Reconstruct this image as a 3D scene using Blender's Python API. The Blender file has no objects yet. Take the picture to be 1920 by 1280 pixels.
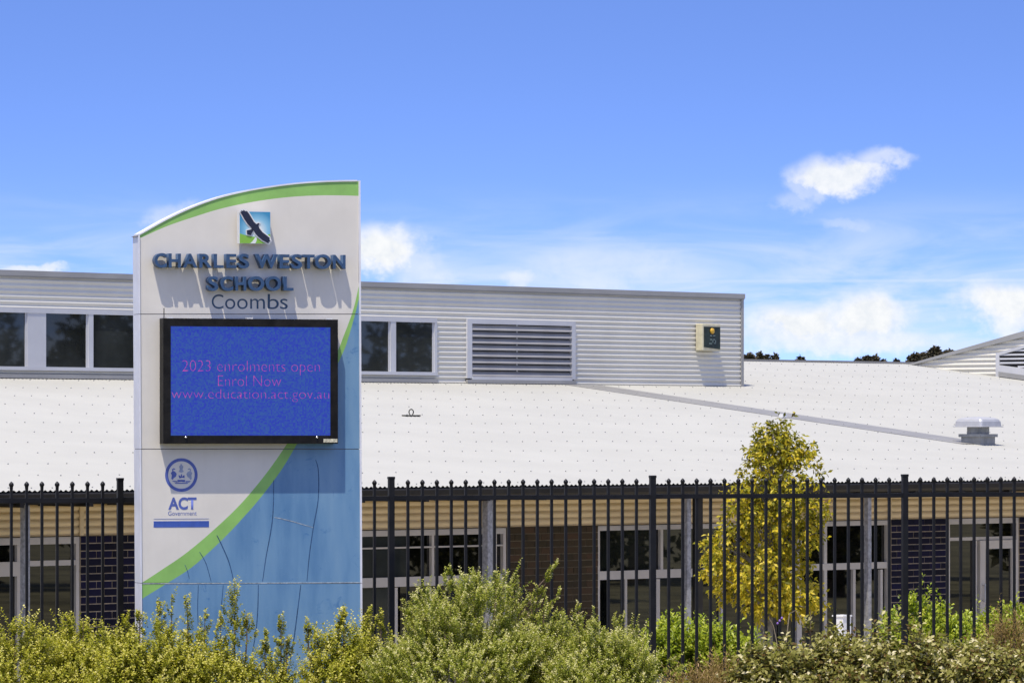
import bpy, bmesh, math, random
import numpy as np
from mathutils import Vector, Matrix
from mathutils.geometry import tessellate_polygon

random.seed(7)
SC = bpy.context.scene
COL = SC.collection
rad = math.radians

# ------------------------------------------------------------------ camera
F = 9200.0            # focal length in photograph pixels (1920 wide)
HZ = 815.0            # horizon row
CZ = 1.65             # eye height above the near ground
cam_data = bpy.data.cameras.new('camera')
cam = bpy.data.objects.new('camera', cam_data)
COL.objects.link(cam)
cam.location = (0, 0, CZ)
cam.rotation_euler = (rad(90), 0, 0)
cam_data.sensor_width = 36
cam_data.lens = 36 * F / 1920
cam_data.shift_y = (HZ - 640) / 1920
cam_data.clip_start = 0.5
cam_data.clip_end = 9000
SC.camera = cam

# ------------------------------------------------------------------ sun and sky
SUN_EL = 69.4
SUN_AZ = Vector((-0.358, -0.934))           # horizontal direction towards the sun
sun_dir = Vector((SUN_AZ.x * math.cos(rad(SUN_EL)), SUN_AZ.y * math.cos(rad(SUN_EL)), math.sin(rad(SUN_EL))))
sl = bpy.data.lights.new('sun', 'SUN')
sl.energy = 2.8
sl.angle = rad(0.5)
sl.color = (1.0, 0.925, 0.79)
so = bpy.data.objects.new('sun', sl)
COL.objects.link(so)
so.rotation_euler = sun_dir.to_track_quat('Z', 'Y').to_euler()

world = bpy.data.worlds.new('World')
SC.world = world
world.use_nodes = True
SC.view_settings.view_transform = 'Standard'
SC.view_settings.look = 'None'
SC.view_settings.exposure = 0.95
SC.view_settings.gamma = 1.0
SC.view_settings.use_curve_mapping = False
SC.cycles.max_bounces = 8
SC.cycles.transparent_max_bounces = 8


class NT:
    """small helper for wiring shader nodes"""
    def __init__(self, tree):
        self.t = tree

    def n(self, kind, **kw):
        nd = self.t.nodes.new(kind)
        for k, v in kw.items():
            setattr(nd, k, v)
        return nd

    def put(self, sock, v):
        if isinstance(v, bpy.types.NodeSocket):
            self.t.links.new(v, sock)
        elif isinstance(v, bpy.types.Node):
            self.t.links.new(v.outputs[0], sock)
        else:
            if hasattr(sock.default_value, '__len__') and not hasattr(v, '__len__'):
                v = [v] * len(sock.default_value)
            if hasattr(v, '__len__') and len(sock.default_value) == 4 and len(v) == 3:
                v = (*v, 1)
            sock.default_value = v

    def m(self, op, a, b=0.0, c=0.0, clamp=False):
        nd = self.n('ShaderNodeMath', operation=op, use_clamp=clamp)
        self.put(nd.inputs[0], a); self.put(nd.inputs[1], b); self.put(nd.inputs[2], c)
        return nd.outputs[0]

    def step(self, x, a, b):
        nd = self.n('ShaderNodeMapRange', interpolation_type='SMOOTHSTEP')
        self.put(nd.inputs[0], x); self.put(nd.inputs[1], a); self.put(nd.inputs[2], b)
        return nd.outputs[0]

    def mix(self, f, a, b, mode='MIX'):
        nd = self.n('ShaderNodeMix', data_type='RGBA', blend_type=mode)
        self.put(nd.inputs[0], f); self.put(nd.inputs[6], a); self.put(nd.inputs[7], b)
        return nd.outputs[2]

    def noise(self, vec, scale, detail=4, rough=0.5, dist=0.0):
        nd = self.n('ShaderNodeTexNoise')
        if vec is not None:
            self.put(nd.inputs['Vector'], vec)
        nd.inputs['Scale'].default_value = scale
        nd.inputs['Detail'].default_value = detail
        nd.inputs['Roughness'].default_value = rough
        nd.inputs['Distortion'].default_value = dist
        return nd.outputs[0]

    def xyz(self, x, y, z):
        nd = self.n('ShaderNodeCombineXYZ')
        self.put(nd.inputs[0], x); self.put(nd.inputs[1], y); self.put(nd.inputs[2], z)
        return nd.outputs[0]

    def ramp(self, f, stops):
        nd = self.n('ShaderNodeValToRGB')
        els = nd.color_ramp.elements
        while len(els) < len(stops):
            els.new(0.5)
        for e, (p, c) in zip(els, stops):
            e.position = p
            e.color = (*c, 1)
        self.put(nd.inputs[0], f)
        return nd.outputs[0]


def build_world():
    t = world.node_tree
    t.nodes.clear()
    w = NT(t)
    tc = w.n('ShaderNodeTexCoord')
    sep = w.n('ShaderNodeSeparateXYZ')
    t.links.new(tc.outputs['Generated'], sep.inputs[0])
    X, Y, Z = sep.outputs
    # the clear air of the photograph: the sky turns blue quickly above the horizon
    zz = w.m('MULTIPLY', w.m('MAXIMUM', Z, 0.0), 5.0)
    zz = w.m('ADD', zz, 0.055)
    nrm = w.n('ShaderNodeVectorMath', operation='NORMALIZE')
    w.put(nrm.inputs[0], w.xyz(X, Y, zz))
    sky = w.n('ShaderNodeTexSky', sky_type='NISHITA', sun_disc=False)
    sky.sun_elevation = rad(SUN_EL)
    sky.sun_rotation = math.atan2(SUN_AZ.x, SUN_AZ.y)
    sky.altitude = 600
    sky.air_density = 1.0
    sky.dust_density = 0.4
    sky.ozone_density = 2.0
    t.links.new(nrm.outputs[0], sky.inputs[0])
    graded = w.mix(1.0, sky.outputs[0], SKY_TINT, 'MULTIPLY')
    # clouds, laid out by direction: U, V = tangent units of 100 photograph pixels
    yy = w.m('MAXIMUM', Y, 0.02)
    U = w.m('MULTIPLY', w.m('DIVIDE', X, yy), F / 100)
    V = w.m('MULTIPLY', w.m('DIVIDE', Z, yy), F / 100)
    uv = w.xyz(U, w.m('MULTIPLY', V, 1.25), 0.0)
    wob = w.m('SUBTRACT', w.noise(uv, 0.9, 6, 0.55), 0.5)
    fine = w.m('SUBTRACT', w.noise(w.xyz(U, V, 7.3), 3.4, 8, 0.62), 0.5)
    U2 = w.m('ADD', U, w.m('MULTIPLY', wob, 1.2))
    V2 = w.m('ADD', V, w.m('ADD', w.m('MULTIPLY', wob, 0.75), w.m('MULTIPLY', fine, 0.3)))
    dens = None
    for (px, py, rx, ry, k) in CLOUDS:
        du = w.m('DIVIDE', w.m('SUBTRACT', U2, (px - 960) / 100), rx / 100)
        dv = w.m('DIVIDE', w.m('SUBTRACT', V2, (HZ - py) / 100), ry / 100)
        r = w.m('SQRT', w.m('ADD', w.m('MULTIPLY', du, du), w.m('MULTIPLY', dv, dv)))
        b = w.m('MULTIPLY', w.step(w.m('ADD', r, w.m('MULTIPLY', fine, -0.6)), 1.2, 0.42), k)
        dens = b if dens is None else w.m('MAXIMUM', dens, b)
    dens = w.m('MULTIPLY', dens, w.step(w.m('ADD', fine, wob), -0.5, -0.1))
    dens = w.m('MULTIPLY', dens, w.step(Y, 0.02, 0.2))
    # thin high veil that thickens towards the horizon, all the way round
    az = w.m('ARCTAN2', X, Y)
    veil = w.noise(w.xyz(w.m('MULTIPLY', az, 26), w.m('MULTIPLY', Z, 130), 1.7), 1.0, 6, 0.55, 0.6)
    veil = w.step(veil, 0.30, 0.68)
    low = w.step(Z, 0.053, 0.028)
    veil = w.m('MULTIPLY', w.m('MULTIPLY', veil, low), 0.74)
    # a straight contrail low in the sky
    tr = w.m('ABSOLUTE', w.m('SUBTRACT', V, w.m('ADD', 2.86, w.m('MULTIPLY', U, 0.004))))
    tr = w.m('MULTIPLY', w.step(tr, 0.05, 0.0), w.m('MULTIPLY', w.step(U, 1.0, 5.0), 0.28))
    tr = w.m('MULTIPLY', tr, w.step(Y, 0.02, 0.2))
    # cloud cover added above the view, all the way round, for neutral fill light
    hi = w.noise(w.xyz(w.m('DIVIDE', X, w.m('ADD', Z, 0.12)), w.m('DIVIDE', Y, w.m('ADD', Z, 0.12)), 3.1), 1.3, 7, 0.55)
    hi = w.m('MULTIPLY', w.step(hi, 0.46, 0.60), w.m('MULTIPLY', w.step(Z, 0.10, 0.2), 0.85))
    graded = w.mix(hi, graded, (3.3, 3.2, 3.1))
    c = w.mix(veil, graded, (2.75, 3.0, 3.4))
    c = w.mix(tr, c, (2.9, 3.1, 3.4))
    body = w.mix(w.step(fine, -0.25, 0.2), (2.85, 3.0, 3.2), (3.35, 3.4, 3.45))
    c = w.mix(dens, c, body)
    bg = w.n('ShaderNodeBackground')
    bg.inputs[1].default_value = SKY_STRENGTH
    t.links.new(c, bg.inputs[0])
    out = w.n('ShaderNodeOutputWorld')
    t.links.new(bg.outputs[0], out.inputs[0])


SKY_STRENGTH = 0.15
SKY_TINT = (0.545, 0.615, 0.89)
CLOUDS = [  # photograph x, y, radius x, radius y, opacity
    (1572, 326, 92, 40, 0.95), (1652, 302, 56, 26, 0.6), (1515, 352, 52, 34, 0.45), (1486, 385, 46, 24, 0.33), (1590, 418, 60, 14, 0.22),
    (1500, 608, 120, 40, 1.0), (1635, 592, 92, 54, 1.0), (1570, 635, 210, 34, 0.7), (1890, 565, 105, 54, 1.0),
    (1900, 600, 70, 36, 0.8), (715, 468, 88, 50, 1.0), (790, 490, 46, 32, 0.4), (330, 405, 60, 26, 0.4),
    (55, 508, 60, 12, 0.8), (972, 522, 34, 20, 0.5), (800, 520, 60, 26, 0.4), (1130, 500, 160, 40, 0.22),
    (2300, 480, 260, 70, 0.9), (-500, 430, 220, 60, 0.8), (3000, 560, 400, 60, 0.9), (-1400, 560, 380, 70, 0.9)]
build_world()


# ------------------------------------------------------------------ places: photograph pixel -> point on a real vertical plane
class Frame:
    """A vertical reference plane through P, turned by th about z; local x runs along it, local y goes behind it."""
    def __init__(self, P, th, base):
        self.P = Vector(P); self.th = rad(th); self.base = base
        self.u = Vector((math.cos(self.th), math.sin(self.th)))
        self.v = Vector((-math.sin(self.th), math.cos(self.th)))

    def s(self, px, y=0.0):
        k = (px - 960) / F
        return (k * (self.P.y + self.v.y * y) - self.P.x - self.v.x * y) / (self.u.x - k * self.u.y)

    def depth(self, s, y=0.0):
        return self.P.y + self.u.y * s + self.v.y * y

    def z(self, px, py, y=0.0):
        return CZ + (HZ - py) / F * self.depth(self.s(px, y), y) - self.base

    def loc(self, px, py, y=0.0):
        return (self.s(px, y), y, self.z(px, py, y))

    def at_s(self, px, s):
        """distance y along the line local x = s whose image column is px"""
        k = (px - 960) / F
        return (k * (self.P.y + self.u.y * s) - self.P.x - self.u.x * s) / (self.v.x - k * self.v.y)

    def place(self, o):
        o.location = (self.P.x, self.P.y, self.base)
        o.rotation_euler = (0, 0, self.th)

    def world(self, s, y, z):
        p = self.P + self.u * s + self.v * y
        return Vector((p.x, p.y, z + self.base))


def at(px, py, Y):
    return Vector(((px - 960) / F * Y, Y, CZ + (HZ - py) / F * Y))


# ------------------------------------------------------------------ objects
def tag(o, label=None, cat=None, group=None, kind=None):
    if label: o['label'] = label
    if cat: o['category'] = cat
    if group: o['group'] = group
    if kind: o['kind'] = kind
    return o


def empty(name, label, cat, group=None, loc=(0, 0, 0), rz=0.0):
    o = bpy.data.objects.new(name, None)
    o.empty_display_size = 0.2
    COL.objects.link(o)
    o.location = loc
    o.rotation_euler = (0, 0, rz)
    return tag(o, label, cat, group)


def link(name, me, parent=None, loc=None):
    o = bpy.data.objects.new(name, me)
    COL.objects.link(o)
    if parent: o.parent = parent
    if loc is not None: o.location = loc
    return o


class MB:
    def __init__(self):
        self.v = []; self.f = []; self.mi = []

    def face(self, pts, m=0):
        i = len(self.v)
        self.v += [tuple(p) for p in pts]
        self.f.append(tuple(range(i, i + len(pts)))); self.mi.append(m)

    def box(self, x0, x1, y0, y1, z0, z1, m=0):
        i = len(self.v)
        self.v += [(x0, y0, z0), (x1, y0, z0), (x1, y1, z0), (x0, y1, z0), (x0, y0, z1), (x1, y0, z1), (x1, y1, z1), (x0, y1, z1)]
        for q in ((3, 2, 1, 0), (4, 5, 6, 7), (0, 1, 5, 4), (1, 2, 6, 5), (2, 3, 7, 6), (3, 0, 4, 7)):
            self.f.append(tuple(i + k for k in q)); self.mi.append(m)

    def prism(self, poly, y0, y1, m=0):
        """extrude an outline given as (x, z) between y0 (front) and y1"""
        n = len(poly)
        a = sum(poly[k][0] * poly[(k + 1) % n][1] - poly[(k + 1) % n][0] * poly[k][1] for k in range(n))
        if a < 0: poly = poly[::-1]
        i = len(self.v)
        self.v += [(x, y0, z) for x, z in poly] + [(x, y1, z) for x, z in poly]
        for t in tessellate_polygon([[Vector((x, z, 0)) for x, z in poly]]):
            p = [poly[k] for k in t]
            ar = (p[1][0] - p[0][0]) * (p[2][1] - p[0][1]) - (p[2][0] - p[0][0]) * (p[1][1] - p[0][1])
            t = tuple(t) if ar > 0 else tuple(reversed(t))
            self.f.append(tuple(i + k for k in t)); self.mi.append(m)
            self.f.append(tuple(i + n + k for k in reversed(t))); self.mi.append(m)
        for k in range(n):
            l = (k + 1) % n
            self.f.append((i + k, i + n + k, i + n + l, i + l)); self.mi.append(m)

    def tube(self, pts, rs, seg=8, m=0, cap=True):
        rings = []
        pts = [Vector(p) for p in pts]
        for k, p in enumerate(pts):
            d = (pts[min(k + 1, len(pts) - 1)] - pts[max(k - 1, 0)]).normalized()
            a = d.cross(Vector((0, 1, 0.13))).normalized()
            b = d.cross(a)
            r = rs[k] if hasattr(rs, '__len__') else rs
            i = len(self.v)
            for q in range(seg):
                t = 2 * math.pi * q / seg
                self.v.append(tuple(p + a * math.cos(t) * r + b * math.sin(t) * r))
            rings.append(i)
        for a, b in zip(rings, rings[1:]):
            for q in range(seg):
                r = (q + 1) % seg
                self.f.append((a + q, a + r, b + r, b + q)); self.mi.append(m)
        if cap:
            self.f.append(tuple(rings[0] + q for q in reversed(range(seg)))); self.mi.append(m)
            self.f.append(tuple(rings[-1] + q for q in range(seg))); self.mi.append(m)

    def lathe(self, prof, c=(0, 0, 0), seg=10, m=0):
        rings = []
        for r, z in prof:
            i = len(self.v)
            for q in range(seg):
                t = 2 * math.pi * q / seg
                self.v.append((c[0] + r * math.cos(t), c[1] + r * math.sin(t), c[2] + z))
            rings.append(i)
        for a, b in zip(rings, rings[1:]):
            for q in range(seg):
                r = (q + 1) % seg
                self.f.append((a + q, a + r, b + r, b + q)); self.mi.append(m)
        self.f.append(tuple(rings[0] + q for q in reversed(range(seg)))); self.mi.append(m)
        self.f.append(tuple(rings[-1] + q for q in range(seg))); self.mi.append(m)

    def grid(self, rows, m=0):
        i = len(self.v); w = len(rows[0])
        for r in rows: self.v += [tuple(p) for p in r]
        for a in range(len(rows) - 1):
            for b in range(w - 1):
                k = i + a * w + b
                self.f.append((k, k + 1, k + w + 1, k + w)); self.mi.append(m)

    def mesh(self, name, mats, smooth=False):
        me = bpy.data.meshes.new(name)
        me.from_pydata(self.v, [], self.f)
        for mt in (mats if isinstance(mats, (list, tuple)) else [mats]): me.materials.append(mt)
        if any(self.mi): me.polygons.foreach_set('material_index', self.mi)
        if smooth: me.polygons.foreach_set('use_smooth', [True] * len(self.f))
        me.update()
        return me

    def build(self, name, mats, parent=None, smooth=False, loc=None, bevel=0.0):
        me = self.mesh(name, mats, smooth)
        if bevel:
            bm = bmesh.new(); bm.from_mesh(me)
            bmesh.ops.remove_doubles(bm, verts=bm.verts, dist=1e-5)
            es = [e for e in bm.edges if len(e.link_faces) == 2 and e.calc_face_angle(0) > 0.5]
            bmesh.ops.bevel(bm, geom=es, offset=bevel, segments=2, affect='EDGES', profile=0.6)
            bm.to_mesh(me); bm.free()
        return link(name, me, parent, loc)


# ------------------------------------------------------------------ materials
def mat(name, col, rough=0.6, metal=0.0, var=0.12, scale=3.0, bump=0.0, bscale=60.0, streak=0.0, spec=0.5, dirt=None, coords='Object'):
    m = bpy.data.materials.new(name)
    m.use_nodes = True
    t = m.node_tree
    w = NT(t)
    bs = t.nodes['Principled BSDF']
    tc = w.n('ShaderNodeTexCoord').outputs[coords]
    n1 = w.noise(tc, scale, 6, 0.6)
    dark = tuple(c * (1 - var * 1.6) for c in col)
    lite = tuple(min(1, c * (1 + var)) for c in col)
    c = w.mix(w.step(n1, 0.3, 0.7), dark, lite)
    if streak:
        mp = w.n('ShaderNodeMapping')
        mp.inputs['Scale'].default_value = (9, 9, 0.7)
        t.links.new(tc, mp.inputs[0])
        s = w.step(w.noise(mp.outputs[0], 1.6, 5, 0.6), 0.5, 0.8)
        c = w.mix(w.m('MULTIPLY', s, streak), c, dirt or tuple(x * 0.5 for x in col))
    w.put(bs.inputs['Base Color'], c)
    bs.inputs['Roughness'].default_value = rough
    bs.inputs['Metallic'].default_value = metal
    bs.inputs['Specular IOR Level'].default_value = spec
    if bump:
        bp = w.n('ShaderNodeBump')
        bp.inputs['Strength'].default_value = bump
        bp.inputs['Distance'].default_value = 0.01
        w.put(bp.inputs['Height'], w.noise(tc, bscale, 4, 0.6))
        t.links.new(bp.outputs[0], bs.inputs['Normal'])
    return m


def leaf_mat(name, stops, trans=0.35, rough=0.5, spec=0.14):
    m = bpy.data.materials.new(name)
    m.use_nodes = True
    t = m.node_tree
    w = NT(t)
    t.nodes.clear()
    at_ = w.n('ShaderNodeAttribute', attribute_name='tone')
    col = w.ramp(at_.outputs['Fac'], stops)
    bs = w.n('ShaderNodeBsdfPrincipled')
    w.put(bs.inputs['Base Color'], col)
    bs.inputs['Roughness'].default_value = rough
    bs.inputs['Specular IOR Level'].default_value = spec
    tr = w.n('ShaderNodeBsdfTranslucent')
    w.put(tr.inputs['Color'], w.mix(1.0, col, (1.0, 1.0, 0.55), 'MULTIPLY'))
    mx = w.n('ShaderNodeMixShader')
    mx.inputs[0].default_value = trans
    t.links.new(bs.outputs[0], mx.inputs[1]); t.links.new(tr.outputs[0], mx.inputs[2])
    out = w.n('ShaderNodeOutputMaterial')
    t.links.new(mx.outputs[0], out.inputs[0])
    return m


M = {}
M['white_panel'] = mat('white_panel', (0.70, 0.66, 0.585), 0.42, var=0.035, scale=2.2, streak=0.10, dirt=(0.52, 0.48, 0.41), bump=0.03, bscale=25)
M['green'] = mat('green_vinyl', (0.26, 0.50, 0.12), 0.4, var=0.07, scale=4)
M['trim'] = mat('sign_trim', (0.70, 0.70, 0.74), 0.4, var=0.05, scale=4)
M['joint'] = mat('joint', (0.16, 0.15, 0.14), 0.8)
M['bezel'] = mat('screen_bezel', (0.0125, 0.0115, 0.0105), 0.5, spec=0.15, var=0.3, scale=9, streak=0.3, dirt=(0.026, 0.025, 0.023))
M['letter'] = mat('letter_blue', (0.030, 0.075, 0.165), 0.45, var=0.12, scale=20)
M['print'] = mat('print_blue', (0.028, 0.070, 0.135), 0.5, var=0.1, scale=20)
M['crest'] = mat('crest_blue', (0.085, 0.125, 0.40), 0.5, var=0.1, scale=20)
M['crest_bar'] = mat('crest_bar_blue', (0.045, 0.10, 0.40), 0.5, var=0.1, scale=12)
M['crest_soft'] = mat('crest_soft_blue', (0.30, 0.34, 0.46), 0.5, var=0.1, scale=20)
M['line'] = mat('line_blue', (0.022, 0.080, 0.19), 0.6, var=0.3, scale=30)
M['line_lite'] = mat('line_pale', (0.42, 0.46, 0.46), 0.6, var=0.3, scale=30)
M['white'] = mat('white_plastic', (0.75, 0.74, 0.72), 0.4, var=0.05)
M['eagle'] = mat('eagle_navy', (0.010, 0.014, 0.040), 0.5, var=0.2, scale=30)
M['steel'] = mat('steel', (0.55, 0.55, 0.56), 0.3, 0.9, var=0.1)
M['sticker'] = mat('sticker', (0.62, 0.58, 0.42), 0.5, var=0.3, scale=60)
M['fence'] = mat('fence_black', (0.0100, 0.0100, 0.0115), 0.42, spec=0.22, var=0.25, scale=6, bump=0.05, bscale=200)
M['roof'] = mat('roof_white', (0.386, 0.381, 0.346), 0.55, var=0.025, scale=0.7, streak=0.06, dirt=(0.34, 0.33, 0.30))
M['roof_grey'] = mat('flashing_grey', (0.235, 0.228, 0.215), 0.5, var=0.07, scale=1.5)
M['clad'] = mat('wall_cladding', (0.62, 0.595, 0.515), 0.45, var=0.04, scale=0.9, streak=0.10, dirt=(0.45, 0.43, 0.38))
M['cap'] = mat('cap_grey', (0.30, 0.295, 0.28), 0.5, var=0.06, scale=1.2)
M['alu'] = mat('window_white', (0.52, 0.52, 0.525), 0.38, var=0.05, scale=1.5)
M['alu_warm'] = mat('window_cream', (0.44, 0.41, 0.36), 0.4, var=0.06, scale=1.5)
M['tan'] = mat('tan_cladding', (0.54, 0.43, 0.245), 0.55, var=0.05, scale=1.5)
M['gutter'] = mat('gutter_dark', (0.020, 0.018, 0.015), 0.5, var=0.25, scale=2.0, spec=0.2)
M['galv'] = mat('galvanised', (0.28, 0.28, 0.28), 0.55, 0.15, var=0.22, scale=22, streak=0.2)
M['mortar'] = mat('mortar', (0.33, 0.27, 0.19), 0.9, var=0.15, scale=12, spec=0.1)
M['mortar_brown'] = mat('mortar_brown', (0.13, 0.105, 0.065), 0.9, var=0.15, scale=12, spec=0.1)
M['glass'] = mat('dark_glass', (0.003, 0.0035, 0.003), 0.012, var=0.5, scale=1.2, spec=1.0)
M['glass_blind'] = mat('blind_behind_glass', (0.022, 0.027, 0.027), 0.06, var=0.25, scale=1.0, spec=0.5)
M['glass_grey'] = mat('tinted_glass', (0.009, 0.011, 0.009), 0.012, var=0.5, scale=0.9, spec=1.0)
M['louvre'] = mat('louvre_grey', (0.33, 0.315, 0.295), 0.5, var=0.06)
M['glass_upper'] = mat('upper_glass', (0.026, 0.029, 0.027), 0.02, var=0.4, scale=0.8, spec=0.55)
M['dark'] = mat('dark_void', (0.010, 0.010, 0.010), 0.9)
M['screw'] = mat('screw', (0.30, 0.30, 0.29), 0.6)
M['box_cream'] = mat('box_cream', (0.58, 0.53, 0.36), 0.5, var=0.1, scale=10, streak=0.2)
M['box_front'] = mat('box_front', (0.018, 0.030, 0.022), 0.35, var=0.3, scale=15)
M['amber'] = mat('amber', (0.60, 0.35, 0.03), 0.3)
M['pale_print'] = mat('pale_print', (0.22, 0.28, 0.24), 0.5)
M['vent_cap'] = mat('vent_cap', (0.42, 0.42, 0.43), 0.35, 0.15, var=0.06, scale=4)
M['vent_body'] = mat('vent_body', (0.30, 0.30, 0.28), 0.5, 0.2, var=0.12, scale=6)
M['bark'] = mat('bark', (0.27, 0.24, 0.21), 0.85, var=0.3, scale=14, bump=0.5, bscale=50)
M['twig'] = mat('twig', (0.16, 0.11, 0.075), 0.85, var=0.3, scale=14)
M['concrete'] = mat('concrete', (0.52, 0.47, 0.38), 0.85, var=0.12, scale=1.0, bump=0.1, bscale=40)
M['straw'] = mat('straw', (0.34, 0.27, 0.17), 0.8)
M['hill'] = mat('hill_grass', (0.12, 0.11, 0.06), 0.95, var=0.3, scale=0.02)
M['asphalt'] = mat('asphalt', (0.05, 0.05, 0.05), 0.9, var=0.2, scale=2, bump=0.2, bscale=120)


def ground_mat():
    m = mat('ground_grass', (0.20, 0.18, 0.095), 0.95, var=0.3, scale=0.6, bump=0.4, bscale=15, streak=0.0)
    return m
M['ground'] = ground_mat()


def blue_mat():
    m = bpy.data.materials.new('blue_vinyl'); m.use_nodes = True
    t = m.node_tree; w = NT(t); bs = t.nodes['Principled BSDF']
    tc = w.n('ShaderNodeTexCoord').outputs['Object']
    mp = w.n('ShaderNodeMapping'); mp.inputs['Scale'].default_value = (2.6, 1, 0.5)
    t.links.new(tc, mp.inputs[0])
    big = w.noise(mp.outputs[0], 1.7, 4, 0.55)
    c = w.ramp(big, [(0.3, (0.080, 0.195, 0.36)), (0.5, (0.135, 0.270, 0.43)), (0.72, (0.185, 0.320, 0.46))])
    smear = w.step(w.noise(tc, 5.5, 6, 0.7, 1.2), 0.58, 0.72)
    c = w.mix(w.m('MULTIPLY', smear, 0.7), c, (0.04, 0.15, 0.34))
    speck = w.step(w.noise(tc, 60, 3, 0.6), 0.6, 0.75)
    c = w.mix(w.m('MULTIPLY', speck, 0.18), c, (0.35, 0.45, 0.55))
    w.put(bs.inputs['Base Color'], c)
    bs.inputs['Roughness'].default_value = 0.42
    return m
M['blue'] = blue_mat()


def screen_mat(name, lo, hi, gain, drop=0.0):
    m = bpy.data.materials.new(name); m.use_nodes = True
    t = m.node_tree; w = NT(t); bs = t.nodes['Principled BSDF']
    tc = w.n('ShaderNodeTexCoord').outputs['Object']
    vo = w.n('ShaderNodeTexWhiteNoise', noise_dimensions='3D')
    sn = w.n('ShaderNodeVectorMath', operation='SNAP'); sn.inputs[1].default_value = (0.012, 1.0, 0.012)
    t.links.new(tc, sn.inputs[0]); t.links.new(sn.outputs[0], vo.inputs['Vector'])
    n = w.m('ADD', w.m('MULTIPLY', vo.outputs['Value'], 0.6), w.m('MULTIPLY', w.noise(tc, 30, 3, 0.7), 0.4))
    c = w.mix(n, lo, hi)
    bs.inputs['Base Color'].default_value = (0.004, 0.007, 0.02, 1)
    bs.inputs['Roughness'].default_value = 0.6
    bs.inputs['Specular IOR Level'].default_value = 0.1
    w.put(bs.inputs['Emission Color'], c)
    bs.inputs['Emission Strength'].default_value = gain
    return m
M['screen'] = screen_mat('led_blue', (0.011, 0.013, 0.235), (0.020, 0.060, 0.165), 1.0)
M['screen_text'] = screen_mat('led_magenta', (0.07, 0.024, 0.22), (0.38, 0.04, 0.20), 1.0)


def emblem_mat():
    """flat print of a bright sky over a green hill with a pale path"""
    m = bpy.data.materials.new('emblem_print'); m.use_nodes = True
    t = m.node_tree; w = NT(t); bs = t.nodes['Principled BSDF']
    sep = w.n('ShaderNodeSeparateXYZ')
    t.links.new(w.n('ShaderNodeTexCoord').outputs['Generated'], sep.inputs[0])
    x, _, z = sep.outputs
    d = w.m('SQRT', w.m('ADD', w.m('POWER', w.m('SUBTRACT', x, 0.55), 2.0), w.m('POWER', w.m('SUBTRACT', z, 0.42), 2.0)))
    sky = w.ramp(d, [(0.12, (0.75, 0.78, 0.76)), (0.36, (0.25, 0.52, 0.68)), (0.6, (0.045, 0.26, 0.46))])
    hill = w.m('SUBTRACT', 0.31, w.m('MULTIPLY', w.m('SINE', w.m('MULTIPLY', x, 3.1)), 0.10))
    c = w.mix(w.m('LESS_THAN', z, hill), sky, (0.22, 0.46, 0.05))
    path = w.m('ABSOLUTE', w.m('SUBTRACT', x, w.m('ADD', 0.40, w.m('MULTIPLY', w.m('SQRT', w.m('MAXIMUM', z, 0.0)), 0.30))))
    pw = w.m('SUBTRACT', 0.085, w.m('MULTIPLY', z, 0.30))
    pm = w.m('MULTIPLY', w.m('LESS_THAN', path, pw), w.m('LESS_THAN', z, 0.2))
    c = w.mix(pm, c, (0.72, 0.76, 0.74))
    w.put(bs.inputs['Base Color'], c)
    bs.inputs['Roughness'].default_value = 0.4
    return m
M['emblem'] = emblem_mat()


def brick_mat(name, cols, rough, spec=0.3):
    m = bpy.data.materials.new(name); m.use_nodes = True
    t = m.node_tree; w = NT(t); bs = t.nodes['Principled BSDF']
    oi = w.n('ShaderNodeObjectInfo')
    c = w.ramp(oi.outputs['Random'], cols)
    tc = w.n('ShaderNodeTexCoord').outputs['Object']
    c = w.mix(w.m('MULTIPLY', w.noise(tc, 30, 5, 0.6), 0.5), c, tuple(x * 0.45 for x in cols[0][1]))
    w.put(bs.inputs['Base Color'], c)
    bs.inputs['Roughness'].default_value = rough
    bs.inputs['Specular IOR Level'].default_value = spec
    bp = w.n('ShaderNodeBump'); bp.inputs['Strength'].default_value = 0.4; bp.inputs['Distance'].default_value = 0.004
    w.put(bp.inputs['Height'], w.noise(tc, 90, 4, 0.6))
    t.links.new(bp.outputs[0], bs.inputs['Normal'])
    return m
M['brick_blue'] = brick_mat('brick_blue', [(0, (0.004, 0.004, 0.012)), (0.5, (0.005, 0.005, 0.020)), (1, (0.008, 0.007, 0.034))], 0.7, 0.12)
M['brick_brown'] = brick_mat('brick_brown', [(0, (0.042, 0.034, 0.020)), (0.5, (0.058, 0.042, 0.024)), (1, (0.080, 0.048, 0.028))], 0.9, 0.1)

# leaves
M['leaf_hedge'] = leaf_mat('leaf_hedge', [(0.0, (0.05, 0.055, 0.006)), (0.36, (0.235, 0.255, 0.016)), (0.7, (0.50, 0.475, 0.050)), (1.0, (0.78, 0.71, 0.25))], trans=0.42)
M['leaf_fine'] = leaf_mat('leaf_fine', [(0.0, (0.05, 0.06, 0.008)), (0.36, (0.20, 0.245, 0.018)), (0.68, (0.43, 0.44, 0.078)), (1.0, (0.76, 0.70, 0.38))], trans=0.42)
M['leaf_broad'] = leaf_mat('leaf_broad', [(0.0, (0.055, 0.030, 0.012)), (0.22, (0.15, 0.085, 0.028)), (0.38, (0.12, 0.115, 0.022)), (0.6, (0.22, 0.215, 0.045)), (0.8, (0.42, 0.38, 0.12)), (1.0, (0.78, 0.70, 0.44))], rough=0.4)
M['leaf_dry'] = leaf_mat('leaf_dry', [(0.0, (0.06, 0.035, 0.018)), (0.5, (0.24, 0.16, 0.055)), (0.8, (0.34, 0.26, 0.08)), (1.0, (0.46, 0.30, 0.17))])
M['leaf_gloss'] = leaf_mat('leaf_gloss', [(0.0, (0.05, 0.08, 0.006)), (0.5, (0.25, 0.33, 0.014)), (1.0, (0.52, 0.55, 0.06))], rough=0.35, spec=0.3)
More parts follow.
